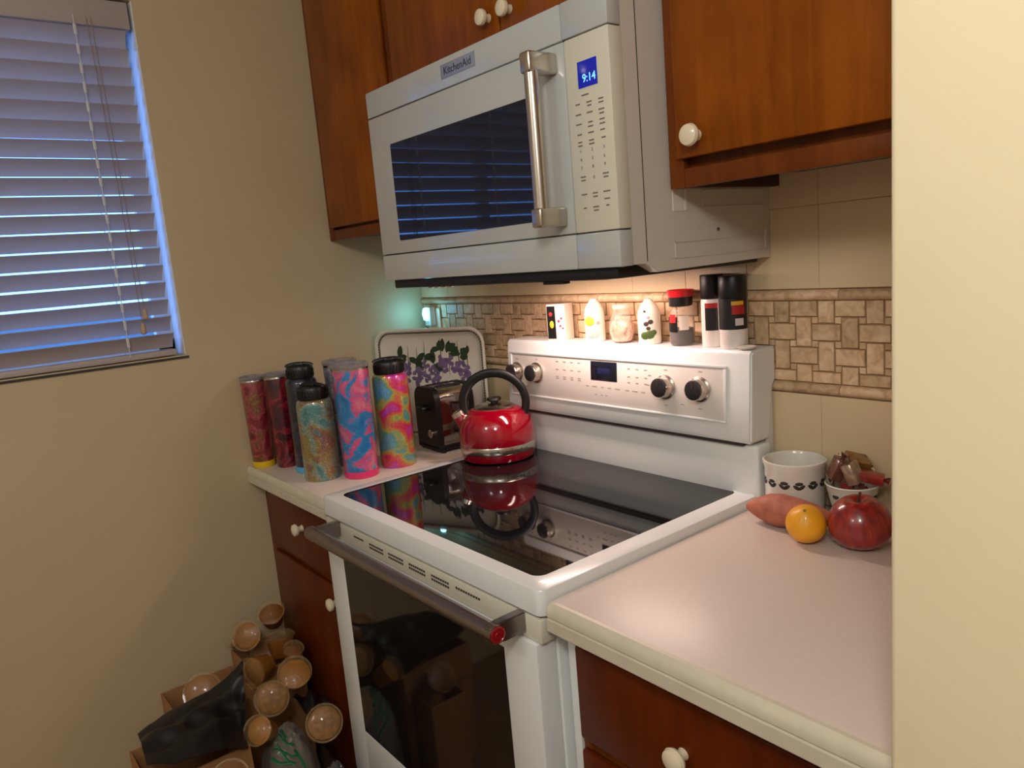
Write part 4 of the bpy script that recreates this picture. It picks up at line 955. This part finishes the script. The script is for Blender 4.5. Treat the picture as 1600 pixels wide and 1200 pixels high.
# plastic cups with lids
AMB = [M('amber_filling', c(122, 62, 6), .35, coat=.2, var=.2, vscale=30), M('tan_filling', c(146, 88, 20), .4, coat=.2, bump=.8, bscale=110, var=.25, vscale=40), M('yellow_filling', c(160, 98, 10), .4, coat=.2, bump=.8, bscale=110, var=.25, vscale=40), M('crumbly_tan_filling', c(138, 90, 34), .6, coat=.2, bump=.8, bscale=110, var=.4, vscale=70)]
CUPC = M('clear_cup_plastic', (.55, .33, .10, 1), .08, alpha=.14, spec=.8)
LIDC = M('clear_lid_plastic', (.7, .5, .25, 1), .06, alpha=.12, spec=.9)
def cup(label, loc, axis, r, h, fill, dome=.012):
    q = Vector(axis).normalized().to_track_quat('Z', 'Y')
    t = thing('plastic_cup', label, 'cup', loc, 0, 'lidded plastic cups in the heap'); t.rotation_euler = q.to_euler()
    bm = bmesh.new(); lathe(bm, [(r * .70, -h / 2), (r * .74, -h / 2 + .002), (r * .97, h / 2 - .003), (r * 1.06, h / 2 - .002), (r * 1.07, h / 2), (r * .98, h / 2)], 32, cap1=False); mk('cup_body', bm, CUPC, t)
    bm = bmesh.new(); lathe(bm, [(0, -h / 2 + .002), (r * .69, -h / 2 + .002), (r * .93, h / 2 - .012), (r * .6, h / 2 - .006), (0, h / 2 - .004)], 32)
    for v in bm.verts: v.co += v.co.normalized() * .0016 * noise.noise(v.co * 90 + Vector(loc) * 10)
    mk('filling', bm, fill, t)
    bm = bmesh.new(); lathe(bm, [(r * 1.075, h / 2 - .003), (r * 1.10, h / 2 + .001), (r * 1.07, h / 2 + .004), (r * .95, h / 2 + .0035), (r * .90, h / 2 + .004 + dome * .5), (r * .6, h / 2 + .004 + dome), (0, h / 2 + .004 + dome * 1.1)], 32, cap0=False); mk('lid', bm, LIDC, t)
    return t
cup('domed amber cup at the very top of the heap', (-.425, -.664, .492), (.45, -.25, .85), .036, .052, AMB[0], .020)
cup('dark amber cup at the left edge of the heap against the wall', (-.462, -.742, .446), (-.2, -.6, .5), .038, .054, AMB[0])
cup('pale tan cup with shiny lid in front of the dark amber cup', (-.382, -.746, .484), (.7, -.55, .45), .037, .050, AMB[1])
cup('amber cup standing upright against the cabinet just under the topmost cup', (-.365, -.672, .430), (-.15, .1, 1), .038, .056, AMB[0])
cup('amber cup lying on its side, rim turned towards the left wall', (-.300, -.757, .425), (.42, -.88, .10), .038, .060, AMB[1])
cup('small amber cup between the cabinet and the upright amber cup', (-.292, -.668, .430), (.3, .1, .9), .026, .042, AMB[0])
cup('yellow-tan cup leaning on the cabinet above the dark bag', (-.240, -.688, .396), (.6, -.2, .75), .041, .056, AMB[2])
cup('clear-lidded cup of crumbly tan filling facing the room, mid heap', (-.195, -.768, .392), (.85, -.35, .4), .040, .050, AMB[3])
cup('clear cup of yellow filling lying above the green lettering', (-.128, -.822, .358), (.5, -.6, .55), .033, .058, AMB[2])
cup('crumbly tan cup nearest the oven door, beside the carrier bag', (-.075, -.690, .340), (.8, -.3, .5), .042, .050, AMB[3])
cup('tan cup in the top of the cardboard box by the wall', (-.395, -.880, .372), (.8, -.3, .52), .045, .050, AMB[1])
cup('orange-tan cup at the bottom edge in front of the black bag', (-.055, -.930, .322), (.7, -.2, .6), .040, .055, AMB[0])
cup('amber cup wedged low against the wall under the pale tan cup', (-.440, -.690, .388), (.5, -.5, .7), .034, .050, AMB[0])
bm = sheet(lambda u, v: Vector((-.235 + .10 * u, -.705 + .07 * v, .345 + .020 * math.sin(math.pi * u) * math.sin(math.pi * v) + .008 * math.sin(v * 11 + u * 5) - .012 * v)), 20, 20, .002)
tag(mk('black_bag', bm, BAGK), 'scrap of black bag tucked between the cups and the base cabinet', 'bag')
